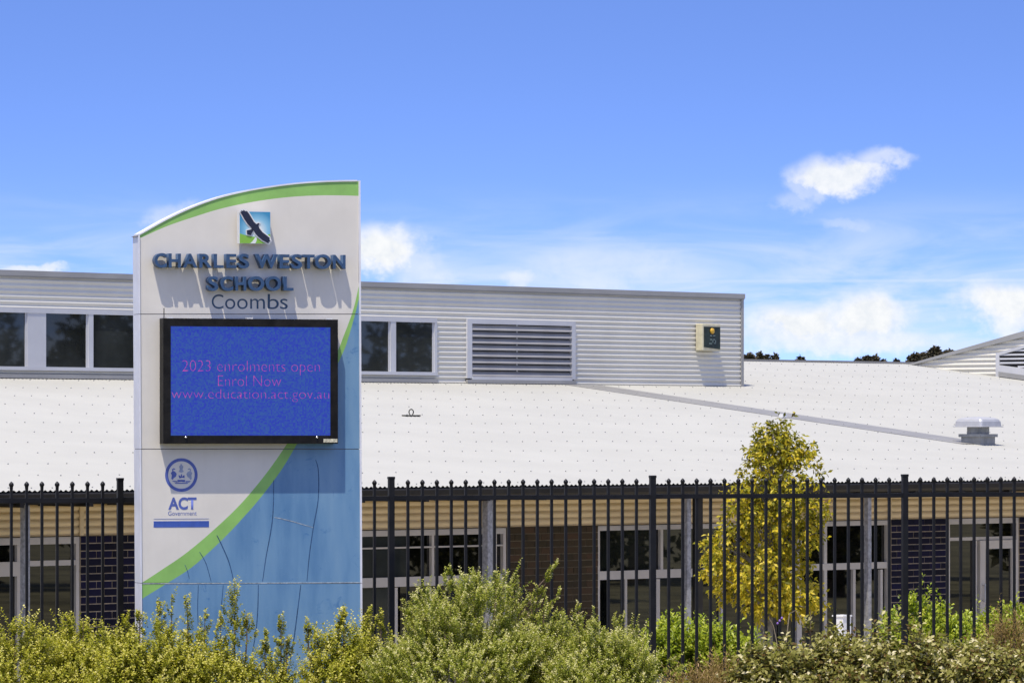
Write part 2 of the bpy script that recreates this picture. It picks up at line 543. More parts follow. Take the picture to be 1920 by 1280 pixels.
M['leaf_gold'] = leaf_mat('leaf_gold', [(0.0, (0.07, 0.055, 0.012)), (0.3, (0.16, 0.17, 0.018)), (0.6, (0.42, 0.37, 0.024)), (0.85, (0.66, 0.50, 0.03)), (1.0, (0.76, 0.62, 0.10))], trans=0.4)
M['leaf_far'] = leaf_mat('leaf_far', [(0.0, (0.030, 0.027, 0.020)), (0.6, (0.065, 0.058, 0.036)), (1.0, (0.12, 0.09, 0.055))], trans=0.1)
M['leaf_street'] = leaf_mat('leaf_street', [(0.0, (0.03, 0.03, 0.012)), (0.6, (0.09, 0.085, 0.025)), (1.0, (0.16, 0.13, 0.04))])
M['flower'] = mat('flower_purple', (0.25, 0.13, 0.45), 0.6)

# ------------------------------------------------------------------ the ground
FN = Frame((0.08, 43.5), 18.8, -0.85)           # fence line
SG = Frame((-2.242, 41.5), 18.8, -0.85)         # front face of the sign
_k = (200 - 960) / F
BD = Frame((_k * 55.7, 55.7), 47.0, -1.65)      # front wall of the school


def ground_z(x, y):
    prof = [(-200, 0.0), (14, 0.0), (36, -0.80), (44, -0.86), (52, -1.62), (400, -1.66), (900, -1.0), (1480, 14.0), (1900, 14.0), (3500, -30.0), (9000, -30.0)]
    for (a, za), (b, zb) in zip(prof, prof[1:]):
        if y <= b:
            k = (y - a) / (b - a); k = k * k * (3 - 2 * k)
            z = za + (zb - za) * k
            break
    else:
        z = prof[-1][1]
    if y > 900:
        z = -1.0 + (z + 1.0) * (0.92 + 0.08 * math.cos(x / 260.0 + 0.4))
    return z


def build_ground():
    ys = [-200, -60, -20, 0, 8, 14, 18, 22, 26, 30, 33, 36, 38, 40, 42, 44, 46, 48, 50, 52, 60, 75, 100, 160, 260, 400, 600, 750, 900, 1000, 1100, 1200, 1300, 1400, 1500, 1600, 1750, 1900, 2300, 2800, 3500, 6000]
    xs = [-3500, -2000, -1200, -800, -500, -300, -200, -100, -50, -25, -12, -6, 0, 6, 12, 25, 50, 100, 200, 300, 500, 800, 1200, 2000, 3500]
    mb = MB()
    mb.grid([[(x, y, ground_z(x, y)) for x in xs] for y in ys])
    o = mb.build('ground', M['ground'], smooth=True)
    tag(o, 'grassy ground falling gently to the school', None, kind='structure')
    mb = MB()   # added concrete apron that bounces sunlight up onto the tan cladding
    a = [BD.world(-20, -7.5, 0.03), BD.world(40, -7.5, 0.03), BD.world(40, 1.0, 0.03), BD.world(-20, 1.0, 0.03)]
    b = [p + Vector((0, 0, -0.35)) for p in a]
    mb.face(a)
    for k in range(4):
        l = (k + 1) % 4
        mb.face([b[k], b[l], a[l], a[k]])
    o = mb.build('bounce_apron', M['concrete'])
    tag(o, 'added pale concrete apron bouncing light onto the school front', None, kind='structure')
    mb = MB()   # the street the photographer stands beside
    mb.grid([[(x, y, 0.02 + ground_z(x, y)) for x in (-150, -30, 0, 30, 150)] for y in (2.5, 5, 8, 11, 13)])
    o = mb.build('road', M['asphalt'])
    tag(o, 'asphalt street in front of the school', None, kind='structure')
build_ground()

# ------------------------------------------------------------------ the school building
EAVE = 0.8
TAN_S = 0.1173                                   # roof fall
z_eave = BD.z(960, 909, -EAVE)
S0, S1 = BD.s(-220), BD.s(2200)


def roof_z(y):
    return z_eave + TAN_S * (y + EAVE)


# clerestory wall: where the image row of its foot meets the roof plane
def solve(fn, a, b):
    fa = fn(a)
    for _ in range(60):
        m_ = (a + b) / 2
        if (fn(m_) > 0) == (fa > 0): a = m_
        else: b = m_
    return (a + b) / 2
yc = solve(lambda y: BD.z(960, 720.3, y) - roof_z(y), 3.0, 30.0)
yr = solve(lambda y: BD.z(1500, 678.2, y) - roof_z(y), yc, 60.0)
print('clerestory at', yc, 'ridge at', yr, 'z_eave', z_eave)

school = empty('school_building', 'single storey school building with a white corrugated roof and raised clerestory', 'building')
BD.place(school)


def corrugated_x(mb, s0, s1, ya, yb, za, zb, pitch, amp, seg=6):
    """sheet with ribs across local x, running from (ya, za) to (yb, zb)"""
    n = int((s1 - s0) / pitch * seg)
    xs = [s0 + k * pitch / seg for k in range(n + 1)]
    h = [amp * math.cos(2 * math.pi * k / seg) for k in range(n + 1)]
    mb.grid([[(x, ya, za + a) for x, a in zip(xs, h)], [(x, yb, zb + a) for x, a in zip(xs, h)]])


def corrugated_z(mb, s0, s1, y, z0, z1, pitch, amp, seg=8):
    """sheet with horizontal ribs on a wall facing -y"""
    n = max(2, int(round((z1 - z0) / pitch * seg)))
    zs = [z0 + (z1 - z0) * k / n for k in range(n + 1)]
    mb.grid([[(x, y - amp * (1 - 2 * abs(math.sin(math.pi * (z - z0) / pitch - 0.7)) ** 0.5) * -1, z) for x in (s0, s1)] for z in zs])


def build_roof():
    mb = MB()
    corrugated_x(mb, S0, S1 + 22, -EAVE - 0.05, yr, roof_z(-EAVE - 0.05), roof_z(yr), 0.076, 0.009)
    roof = mb.build('roof', M['roof'], school, smooth=True)
    mb = MB()   # ridge capping and the far fall
    zr = roof_z(yr)
    mb.box(S0, S1 + 22, yr - 0.16, yr + 0.16, zr - 0.02, zr + 0.03)
    mb.build('ridge_cap', M['roof_grey'], roof)
    mb = MB()
    mb.face([(S0, yr, zr - 0.02), (S1 + 22, yr, zr - 0.02), (S1 + 22, yr + 12, zr - 1.4), (S0, yr + 12, zr - 1.4)])
    mb.build('far_fall', M['roof'], roof)
    # roof screws: rows of small fixings over the purlins, too small to pick apart
    mb = MB()
    rng = random.Random(3)
    y = -EAVE + 0.12
    row = 0
    while y < yr - 0.2:
        s = S0 + 0.076 * (row % 2) * 2
        while s < S1 + 16:
            k = round((s - S0) / 0.076)
            ss = S0 + k * 0.076
            w_ = 0.0056
            yy = y + rng.uniform(-0.03, 0.03)
            if not (abs(yy - yc) < 0.1):
                z = roof_z(yy) + 0.009
                mb.box(ss - w_, ss + w_, yy - w_, yy + w_, z - 0.004, z + 0.012)
            s += 0.304
        y += 1.05
        row += 1
    o = mb.build('roof_screw', M['screw'], roof)
    o['kind'] = 'stuff'
    # eave: fascia, gutter with brackets
    mb = MB()
    prof = [(-0.02, -0.03), (-0.125, -0.03), (-0.135, -0.045), (-0.13, -0.10), (-0.10, -0.135), (-0.02, -0.14)]
    mb.grid([[(x, -EAVE + a, z_eave + b) for x in (S0, S1 + 22)] for a, b in prof])
    g = mb.build('gutter', M['gutter'], school)
    for px in (30, 160, 290, 480, 560, 670, 790, 905, 1010, 1118, 1212, 1321, 1420, 1508, 1606, 1708, 1796, 1884):
        s = BD.s(px, -EAVE)
        b = MB()
        b.prism([(s - 0.03, z_eave - 0.13), (s + 0.03, z_eave - 0.13), (s + 0.03, z_eave - 0.185), (s - 0.03, z_eave - 0.185)], -EAVE - 0.10, -0.04)
        b.build('bracket', M['gutter'], g)
    mb = MB()
    mb.box(S0, S1 + 22, -EAVE - 0.015, -EAVE + 0.01, z_eave - 0.16, z_eave - 0.012)
    mb.build('fascia', M['gutter'], school)
    mb = MB()
    mb.box(S0, S1 + 22, -EAVE + 0.012, -0.05, z_eave - 0.115, z_eave - 0.095)
    mb.build('soffit', M['tan'], school)
    return roof
roof = build_roof()

z_tan = BD.z(1040, 985.5)
z_floor = 0.0


def build_front():
    # tan corrugated band above the openings
    mb = MB()
    corrugated_z(mb, S0, S1, -0.03, z_tan, z_eave + 0.05, 0.0855, 0.017, 12)
    band = mb.build('wall_cladding', M['tan'], school, smooth=True)
    for px in (147, 1663):
        s = BD.s(px)
        b = MB(); b.box(s - 0.028, s + 0.028, -0.062, -0.045, z_tan - 0.0, z_eave - 0.12)
        b.build('cover_strip', M['tan'], band)
    mb = MB()   # structure behind the openings
    mb.box(S0, S1, 0.16, 0.30, z_floor, z_eave)
    mb.build('wall', M['dark'], school)
    mb = MB()   # end wall of the building, left of the picture
    mb.prism([(S0 + 0.01, z_floor), (S0 + 0.2, z_floor), (S0 + 0.2, z_eave - 0.12), (S0 + 0.01, z_eave - 0.12)], 0.301, yr)
    mb.build('end_wall', M['tan'], school)
    # low dado wall below what the shrubs leave in view
    # galvanised verandah posts and a dark downpipe
    for px, w_ in ((47, 0.075), (914, 0.09), (1288, 0.075), (1627, 0.07)):
        s = BD.s(px, -EAVE + 0.08)
        b = MB()
        h = w_ / 2
        ya = -EAVE + 0.08
        b.box(s - h, s + h, ya - h, ya - h + 0.012, 0.03, z_eave - 0.10)
        b.box(s - h, s - h + 0.012, ya - h + 0.012, ya + h, 0.03, z_eave - 0.10)
        b.box(s + h - 0.012, s + h, ya - h + 0.012, ya + h, 0.03, z_eave - 0.10)
        b.build('verandah_post', M['galv'], school)
    s = BD.s(1312, -EAVE + 0.02)
    b = MB(); b.box(s - 0.065, s + 0.065, -EAVE + 0.02, -EAVE + 0.09, 0.03, z_eave - 0.12)
    d = b.build('downpipe', M['gutter'], school, bevel=0.008)
    return band
build_front()

_bm = {}


def brick_mesh(L, key):
    if (key, L) not in _bm:
        mb = MB()
        mb.box(0, L, -0.006, 0.05, 0, 0.074)
        me = mb.mesh('brick', M[key])
        _bm[(key, L)] = me
    return _bm[(key, L)]


def brick_pier(px0, px1, key, rows, label):
    s0, s1 = BD.s(px0), BD.s(px1)
    ztop = z_tan - 0.004
    zb = ztop - rows * 0.086
    mb = MB()
    mb.box(s0, s1, 0.0, 0.16, z_floor, ztop)
    pier = mb.build('brick_pier', M['mortar_brown' if key == 'brick_brown' else 'mortar'], school)
    pier['label'] = label
    rng = random.Random(int(px0))
    mb = MB()    # courses below what can be seen, one rendered plinth
    mb.box(s0, s1, -0.012, -0.001, z_floor, zb - 0.012)
    mb.build('plinth', M[key], pier)
    for r in range(rows):
        z = ztop - (r + 1) * 0.086 + 0.006
        s = s0 + 0.004 - (0.12 if r % 2 else 0.0)
        while s < s1 - 0.03:
            a = max(s, s0 + 0.004); e = min(s + 0.23, s1 - 0.004)
            L = round(e - a, 3)
            if L > 0.04:
                o = link('brick', brick_mesh(L, key), pier, (a, rng.uniform(-0.003, 0.003), z))
            s += 0.24


brick_pier(151, 268, 'brick_blue', 16, 'dark navy glazed brick pier by the sign')
brick_pier(952, 1121, 'brick_brown', 13, 'dark brown brick pier')
brick_pier(1671, 1778, 'brick_blue', 15, 'dark navy glazed brick pier left of the door')
brick_pier(1911, 1960, 'brick_blue', 14, 'dark navy glazed brick pier right of the door')


def opening(px0, px1, head, transoms, mullions, panes, mats, name='window', yw=0.03):
    """frame of one glazed opening; rows are given as (px, py) pairs on the photograph"""
    s0, s1 = BD.s(px0), BD.s(px1)
    zt = z_tan - 0.012
    zh = BD.z(*head)
    mb = MB()
    mb.box(s0, s1, yw - 0.02, yw + 0.08, zh, zt)                       # head
    mb.box(s0, s0 + 0.05, yw - 0.02, yw + 0.08, z_floor, zh)
    mb.box(s1 - 0.05, s1, yw - 0.02, yw + 0.08, z_floor, zh)
    win = mb.build(name, mats, school)
    for (px, pa, pb, a, b) in transoms:
        za, zb = BD.z(px, pa), BD.z(px, pb)
        t = MB(); t.box(max(s0 + 0.05, BD.s(a)), min(s1 - 0.05, BD.s(b)), yw - 0.015, yw + 0.07, zb, za)
        t.build('transom', mats, win)
    for (px, w_, pa, pb) in mullions:
        s = BD.s(px)
        za = BD.z(px, pa) if pa else zh
        zb = BD.z(px, pb) if pb else z_floor + 0.02
        t = MB(); t.box(s - w_ / 2, s + w_ / 2, yw - 0.012, yw + 0.065, zb, za)
        t.build('mullion', mats, win)
    for (a, b, pa, pb, key) in panes:
        pm = (a + b) / 2
        za = BD.z(pm, pa) if pa else zh - 0.001
        zb = BD.z(pm, pb) if pb else z_floor + 0.02
        t = MB(); t.box(max(BD.s(a), s0 + 0.05), min(BD.s(b), s1 - 0.05), yw + 0.03, yw + 0.04, zb, za)
        t.build('pane', M[key], win)
    return win


opening(-190, 150, (80, 1020), [(100, 1050, 1060, 38, 152), (20, 1053, 1080, -190, 38)], [(38, 0.06, 0, 0), (-80, 0.05, 0, 0)],
        [(38, 150, 0, 1050, 'glass'), (38, 150, 1060, 0, 'glass'), (-80, 38, 0, 1053, 'glass'), (-80, 38, 1080, 0, 'glass'), (-190, -80, 0, 0, 'glass')], M['alu_warm'])
opening(270, 950, (760, 1004), [(700, 1083, 1101, 270, 950), (750, 1024.8, 1027.8, 270, 950)], [(814, 0.045, 0, 1083), (540, 0.045, 0, 1083), (400, 0.045, 0, 0), (745, 0.05, 1101, 0), (808, 0.05, 1101, 0), (932, 0.03, 0, 0)],  # the thin second bar is the blind line, built as a transom
        [(270, 540, 0, 1090, 'glass'), (540, 770, 0, 1088, 'glass_blind'), (770, 814, 0, 1088, 'glass'), (814, 932, 0, 1085, 'glass'), (932, 950, 0, 1085, 'glass'),
         (270, 745, 1098, 0, 'glass_blind'), (745, 950, 1094, 0, 'glass')], M['alu_warm'])
opening(1121, 1500, (1200, 993), [(1180, 1069, 1085, 1121, 1500)], [(1243, 0.05, 0, 1069), (1176, 0.04, 1085, 0), (1236, 0.07, 1085, 0), (1357, 0.06, 0, 0), (1430, 0.05, 0, 0)],
        [(1121, 1235, 0, 1076, 'glass_grey'), (1235, 1243, 0, 1074, 'dark'), (1243, 1357, 0, 1072, 'glass_grey'), (1121, 1176, 1080, 0, 'glass_grey'), (1176, 1357, 1078, 0, 'glass_grey'),
         (1357, 1500, 0, 0, 'glass')], M['alu_warm'])
opening(1500, 1669, (1600, 985), [(1590, 1055, 1067, 1500, 1669)], [(1550, 0.06, 0, 0), (1604, 0.05, 1067, 0), (1655, 0.05, 1067, 0)],
        [(1500, 1550, 0, 1062, 'glass'), (1550, 1669, 0, 1060, 'glass'), (1500, 1550, 1064, 0, 'glass'), (1550, 1604, 1062, 0, 'glass'), (1604, 1669, 1060, 0, 'glass')], M['alu_warm'])
door_win = opening(1778, 1911, (1850, 981), [(1800, 1007, 1013, 1778, 1911)], [(1832, 0.05, 1013, 0)],
        [(1778, 1911, 0, 1009, 'glass'), (1778, 1832, 1010, 0, 'glass')], M['alu_warm'])
# the door leaf beside it
sA, sB = BD.s(1837), BD.s(1906)
zt_ = BD.z(1870, 1012)
mb = MB()
mb.box(sA, sA + 0.12, -0.01, 0.05, z_floor + 0.03, zt_)
mb.box(sB - 0.12, sB, -0.01, 0.05, z_floor + 0.03, zt_)
mb.box(sA + 0.12, sB - 0.12, -0.01, 0.05, BD.z(1870, 1028), zt_)
mb.box(sA + 0.12, sB - 0.12, -0.01, 0.05, z_floor + 0.03, z_floor + 0.25)
door = mb.build('door', M['alu_warm'], school)
mb = MB(); mb.box(sA + 0.12, sB - 0.12, 0.018, 0.026, z_floor + 0.25, BD.z(1870, 1028)); mb.build('pane', M['glass'], door)
mb = MB(); mb.tube([(sA + 0.06, -0.05, 1.0), (sA + 0.06, -0.05, 1.25)], 0.012); mb.box(sA + 0.05, sA + 0.07, -0.05, -0.01, 1.01, 1.03); mb.box(sA + 0.05, sA + 0.07, -0.05, -0.01, 1.22, 1.24)
mb.build('handle', M['steel'], door)


# ---- raised clerestory
zc0 = roof_z(yc)
zc1 = (BD.z(300, 514.7, yc) + BD.z(1390, 551.7, yc)) / 2
sR = BD.s(1392, yc)


def build_clerestory():
    sL = BD.s(-220, yc)
    cl = MB()
    y = yc
    P = 0.0762
    capz = zc1 - 0.075
    # openings in local coordinates
    wz0, wz1 = BD.z(760, 703, y), BD.z(760, 595, y)
    lz0, lz1 = BD.z(975, 710, y), BD.z(975, 600, y)
    w0, w1 = sL, BD.s(817, y)
    l0, l1 = BD.s(873, y), BD.s(1076, y)
    segs = [(sL, sR, max(wz1, lz1), capz), (w1, l0, zc0 + 0.01, max(wz1, lz1)), (l1, sR, zc0 + 0.01, max(wz1, lz1)),
            (sL, w1, wz0 - 0.055, wz0)]
    for a, b, z0, z1 in segs:
        # keep the ribs in phase on every piece
        n0 = math.floor(z0 / (P / 8)); n1 = math.ceil(z1 / (P / 8))
        zs = [min(max(k * P / 8, z0), z1) for k in range(n0, n1 + 1)]
        cl.grid([[(x, y - 0.010 * math.cos(2 * math.pi * z / P), z) for x in (a, b)] for z in zs])
    wall = cl.build('clerestory', M['clad'], school, smooth=True)
    wall['label'] = 'raised clerestory wall in pale horizontal corrugated sheet'
    # capping, corner, side wall, roof falling away behind
    mb = MB()
    mb.box(sL, sR + 0.02, y - 0.045, y + 0.10, capz, zc1)
    mb.box(sL, sR + 0.02, y - 0.030, y - 0.012, capz - 0.02, capz)
    mb.build('capping', M['cap'], wall)
    mb = MB(); mb.box(sR - 0.05, sR + 0.012, y - 0.022, y + 0.05, zc0 - 0.01, capz - 0.02); mb.build('corner_strip', M['cap'], wall)
    ridge_d = (zc1 - zc0) / (TAN_S + 0.10)
    mb = MB()
    mb.face([(sR, y + 0.05, zc0 - 0.02), (sR, y + ridge_d, roof_z(y + ridge_d)), (sR, y + 0.05, capz)])
    mb.build('end_wall', M['clad'], wall)
    mb = MB()
    mb.face([(sL, y + 0.10, zc1 - 0.01), (sR + 0.02, y + 0.10, zc1 - 0.01), (sR + 0.02, y + ridge_d, roof_z(y + ridge_d) + 0.03), (sL, y + ridge_d, roof_z(y + ridge_d) + 0.03)])
    mb.build('rear_roof', M['roof'], wall)
    # foot flashing: a grey apron under the windows and the louvre
    mb = MB()
    for a, b, zt in ((sL, w1, wz0 - 0.055), (l0, l1, lz0 - 0.02)):
        mb.prism([(a, zc0 + 0.012), (b, zc0 + 0.012), (b, zt), (a, zt)], y - 0.05, y - 0.008)
    mb.build('apron_flashing', M['cap'], wall)
    mb = MB(); mb.box(sL, sR, y + 0.012, y + 0.09, zc0 + 0.01, wz1); mb.build('lining', M['dark'], wall)

    # the strip of windows: one frame, posts, panes
    gz1, gz0 = BD.z(775, 604, y), BD.z(775, 697, y)
    win = MB()
    win.box(w0, w1, y - 0.035, y + 0.03, gz1, wz1)
    win.box(w0, w1, y - 0.045, y + 0.03, wz0, gz0)
    win.box(w1 - 0.055, w1, y - 0.033, y + 0.03, gz0, gz1)
    wo = win.build('clerestory_window', M['alu'], school)
    mull = [(66.5, 35), (168, 9), (276, 9), (378, 9), (480, 35), (580, 9), (651, 9), (735, 10), (-60, 9), (-150, 9)]
    edges = []
    for px, wpx in mull:
        a, b = BD.s(px - wpx / 2, y), BD.s(px + wpx / 2, y)
        t = MB(); t.box(a, b, y - 0.031 if wpx < 20 else y - 0.028, y + 0.03, gz0, gz1)
        t.build('mullion' if wpx < 20 else 'infill_panel', M['alu'], wo)
        edges.append((a, b))
    edges = sorted(edges)
    spans = []
    prev = w0
    for a, b in edges + [(w1 - 0.055, w1)]:
        spans.append((prev, a)); prev = b
    for a, b in spans:
        if b - a < 0.05: continue
        t = MB(); t.box(a, b, y - 0.002, y + 0.006, gz0, gz1)
        p = t.build('pane', M['glass_upper'], wo)
        t = MB(); t.box(b - 0.03, b, y - 0.014, y - 0.003, gz0, gz1); t.build('sash_bead', M['alu'], wo)

    # the louvre
    i0, i1 = BD.s(882, y), BD.s(1069, y)
    iz1, iz0 = BD.z(975, 609, y), BD.z(975, 707, y)
    f = MB()
    f.box(l0, l1, y - 0.04, y + 0.03, iz1, lz1)
    f.box(l0, i0, y - 0.04, y + 0.03, lz0, iz1)
    f.box(i1, l1, y - 0.04, y + 0.03, lz0, iz1)
    f.box(i0, i1, y - 0.05, y + 0.03, lz0 - 0.02, iz0)
    lo = f.build('louvre', M['alu'], school)
    n = 8
    step = (iz1 - iz0) / n
    sm = MB()
    sm.prism([(i0, 0), (i1, 0), (i1, 0.006), (i0, 0.006)], 0, 0.1)
    # each blade: sloping sheet with a turned down lip
    bl = MB()
    d = step * 0.95
    bl.face([(i0, -0.035, 0.0), (i1, -0.035, 0.0), (i1, 0.04, d), (i0, 0.04, d)])
    bl.face([(i0, 0.04, d - 0.004), (i1, 0.04, d - 0.004), (i1, -0.035, -0.004), (i0, -0.035, -0.004)])
    bl.face([(i0, -0.035, -0.018), (i1, -0.035, -0.018), (i1, -0.035, 0.0), (i0, -0.035, 0.0)])
    bl.face([(i0, -0.033, 0.0), (i1, -0.033, 0.0), (i1, -0.033, -0.018), (i0, -0.033, -0.018)])
    me = bl.mesh('slat', M['louvre'])
    for k in range(n):
        link('slat', me, lo, (0, y - 0.006, iz0 + 0.02 + k * step))
    mm = BD.s(970, y)
    t = MB(); t.box(mm - 0.012, mm + 0.012, y + 0.005, y + 0.02, iz0, iz1); t.build('mullion', M['alu'], lo)
    return wall
build_clerestory()

# tray flashing that runs from the clerestory down to the roof ventilator
_sv = BD.s(1800, solve(lambda y: BD.z(1800, 828, y) - roof_z(y), -0.5, yc))
yv0 = solve(lambda y: BD.z(1832, 835, y) - roof_z(y), -0.5, yc)
sv0 = BD.s(1832, yv0)


def build_tray():
    w_ = 0.78
    mb = MB()
    y0, y1 = yv0 + 0.1, yc - 0.012
    h = 0.013
    a, b = _sv - w_ * 0.5, _sv + w_ * 0.5
    mb.face([(a, y0, roof_z(y0) + h), (b, y0, roof_z(y0) + h), (b, y1, roof_z(y1) + h), (a, y1, roof_z(y1) + h)])
    mb.face([(a, y0, roof_z(y0) - 0.01), (a, y0, roof_z(y0) + h), (a, y1, roof_z(y1) + h), (a, y1, roof_z(y1) - 0.01)])
    mb.face([(b, y0, roof_z(y0) + h), (b, y0, roof_z(y0) - 0.01), (b, y1, roof_z(y1) - 0.01), (b, y1, roof_z(y1) + h)])
    mb.build('tray_flashing', M['roof_grey'], roof)
    yb = solve(lambda y: BD.z(1468, 784, y) - roof_z(y), -0.5, yc)
    sb = BD.s(1468, yb)
    mb = MB(); mb.box(sb - 0.05, sb + 0.05, yb - 0.04, yb + 0.04, roof_z(yb) + 0.014, roof_z(yb) + 0.07)
    mb.build('joint_cover', M['white'], roof)
build_tray()


def build_vent():
    t = empty('roof_ventilator', 'grey metal roof ventilator with a domed rectangular cap on the white roof', 'vent')
    yv = yv0 + 0.17
    t.location = BD.world(BD.s(1834, yv), yv, roof_z(yv))
    t.rotation_euler = (0, 0, BD.th)
    t.scale = (0.66, 0.66, 0.82)
    hw = 0.27
    b = MB()
    b.box(-hw, hw, -hw, hw, -0.05, 0.165); b.build('base', M['vent_body'], t)
    b = MB(); b.box(-hw - 0.045, hw + 0.045, -hw - 0.045, hw + 0.045, 0.13, 0.185); b.build('flange', M['vent_body'], t, bevel=0.006)
    b = MB(); b.lathe([(0.25, 0.185), (0.25, 0.33)], seg=20); b.build('neck', M['vent_body'], t)
    # cap: rounded rectangle rings drawn in towards the top
    b = MB()
    rings = []
    def ring(h, r, z):
        pts = []
        for cx, cy, a0 in ((1, 1, 0), (-1, 1, 90), (-1, -1, 180), (1, -1, 270)):
            for k in range(5):
                a = rad(a0 + k * 22.5)
                pts.append((cx * (h - r) + r * math.cos(a), cy * (h - r) + r * math.sin(a), z))
        return pts + [pts[0]]
    rows = [ring(0.415, 0.04, 0.31), ring(0.415, 0.04, 0.325), ring(0.385, 0.05, 0.328), ring(0.375, 0.06, 0.41), ring(0.35, 0.08, 0.45), ring(0.29, 0.1, 0.475), ring(0.2, 0.1, 0.488), ring(0.05, 0.03, 0.492)]
    b.grid(rows)
    b.face(ring(0.05, 0.03, 0.492)[:-1]); b.face(ring(0.415, 0.04, 0.31)[:-1][::-1])
    b.build('cap', M['vent_cap'], t, smooth=False)
build_vent()


def build_roof_anchor():
    y = solve(lambda y: BD.z(771, 781, y) - roof_z(y), -0.5, yc)
    s = BD.s(771, y)
    t = empty('roof_anchor', 'small dark looped safety anchor bolted to the open white roof beside the sign', 'roof anchor')
    t.location = BD.world(s, y, roof_z(y) + 0.009)
    t.rotation_euler = (0, 0, BD.th)
    b = MB(); b.box(-0.16, 0.16, -0.03, 0.03, 0, 0.016); b.build('plate', M['gutter'], t)
    b = MB()
    pts = [(0.045 * math.cos(a), 0, 0.016 + 0.04 + 0.04 * math.sin(a)) for a in [rad(-60 + 30 * k) for k in range(11)]]
    b.tube(pts, 0.008, 6); b.build('ring', M['gutter'], t)
build_roof_anchor()


def build_alarm_box():
    y = yc
    s0, s1 = BD.s(1303, y), BD.s(1337, y)
    z0, z1 = BD.z(1320, 658, y), BD.z(1320, 607, y)
    w_, h_ = s1 - s0, z1 - z0
    t = empty('alarm_box', 'cream wall box with a dark printed front and amber strobe on the clerestory', 'alarm box')
    t.location = BD.world(s0, y - 0.012, z0); t.rotation_euler = (0, 0, BD.th)
    b = MB(); b.box(0, w_, -0.15, 0.0, 0, h_); b.build('case', M['box_cream'], t, bevel=0.015)
    b = MB(); b.prism([(0.035, 0.06), (w_ - 0.02, 0.03), (w_ - 0.02, h_ - 0.05), (0.035, h_ - 0.05)], -0.16, -0.1495); b.build('front_plate', M['box_front'], t)
    b = MB(); b.lathe([(0.05, 0), (0.045, 0.02), (0.02, 0.035)], seg=12)
    me = b.mesh('strobe', M['amber'], True)
    o = link('strobe', me, t, (w_ * 0.5, -0.16, h_ * 0.73)); o.rotation_euler = (rad(90), 0, 0)
    b = MB()
    for u, v, wu, hv in ((0.45, 0.56, 0.12, 0.03), (0.62, 0.56, 0.12, 0.03), (0.45, 0.42, 0.12, 0.03), (0.62, 0.42, 0.10, 0.03), (0.55, 0.35, 0.03, 0.09), (0.70, 0.35, 0.03, 0.09), (0.42, 0.27, 0.16, 0.025), (0.66, 0.28, 0.10, 0.025)):
        b.box(w_ * u - w_ * wu / 2, w_ * u + w_ * wu / 2, -0.1615, -0.1602, h_ * (v - hv / 2), h_ * (v + hv / 2))
    b.build('printed_mark', M['pale_print'], t)
    return t, w_, h_
alarm, aw, ah = build_alarm_box()


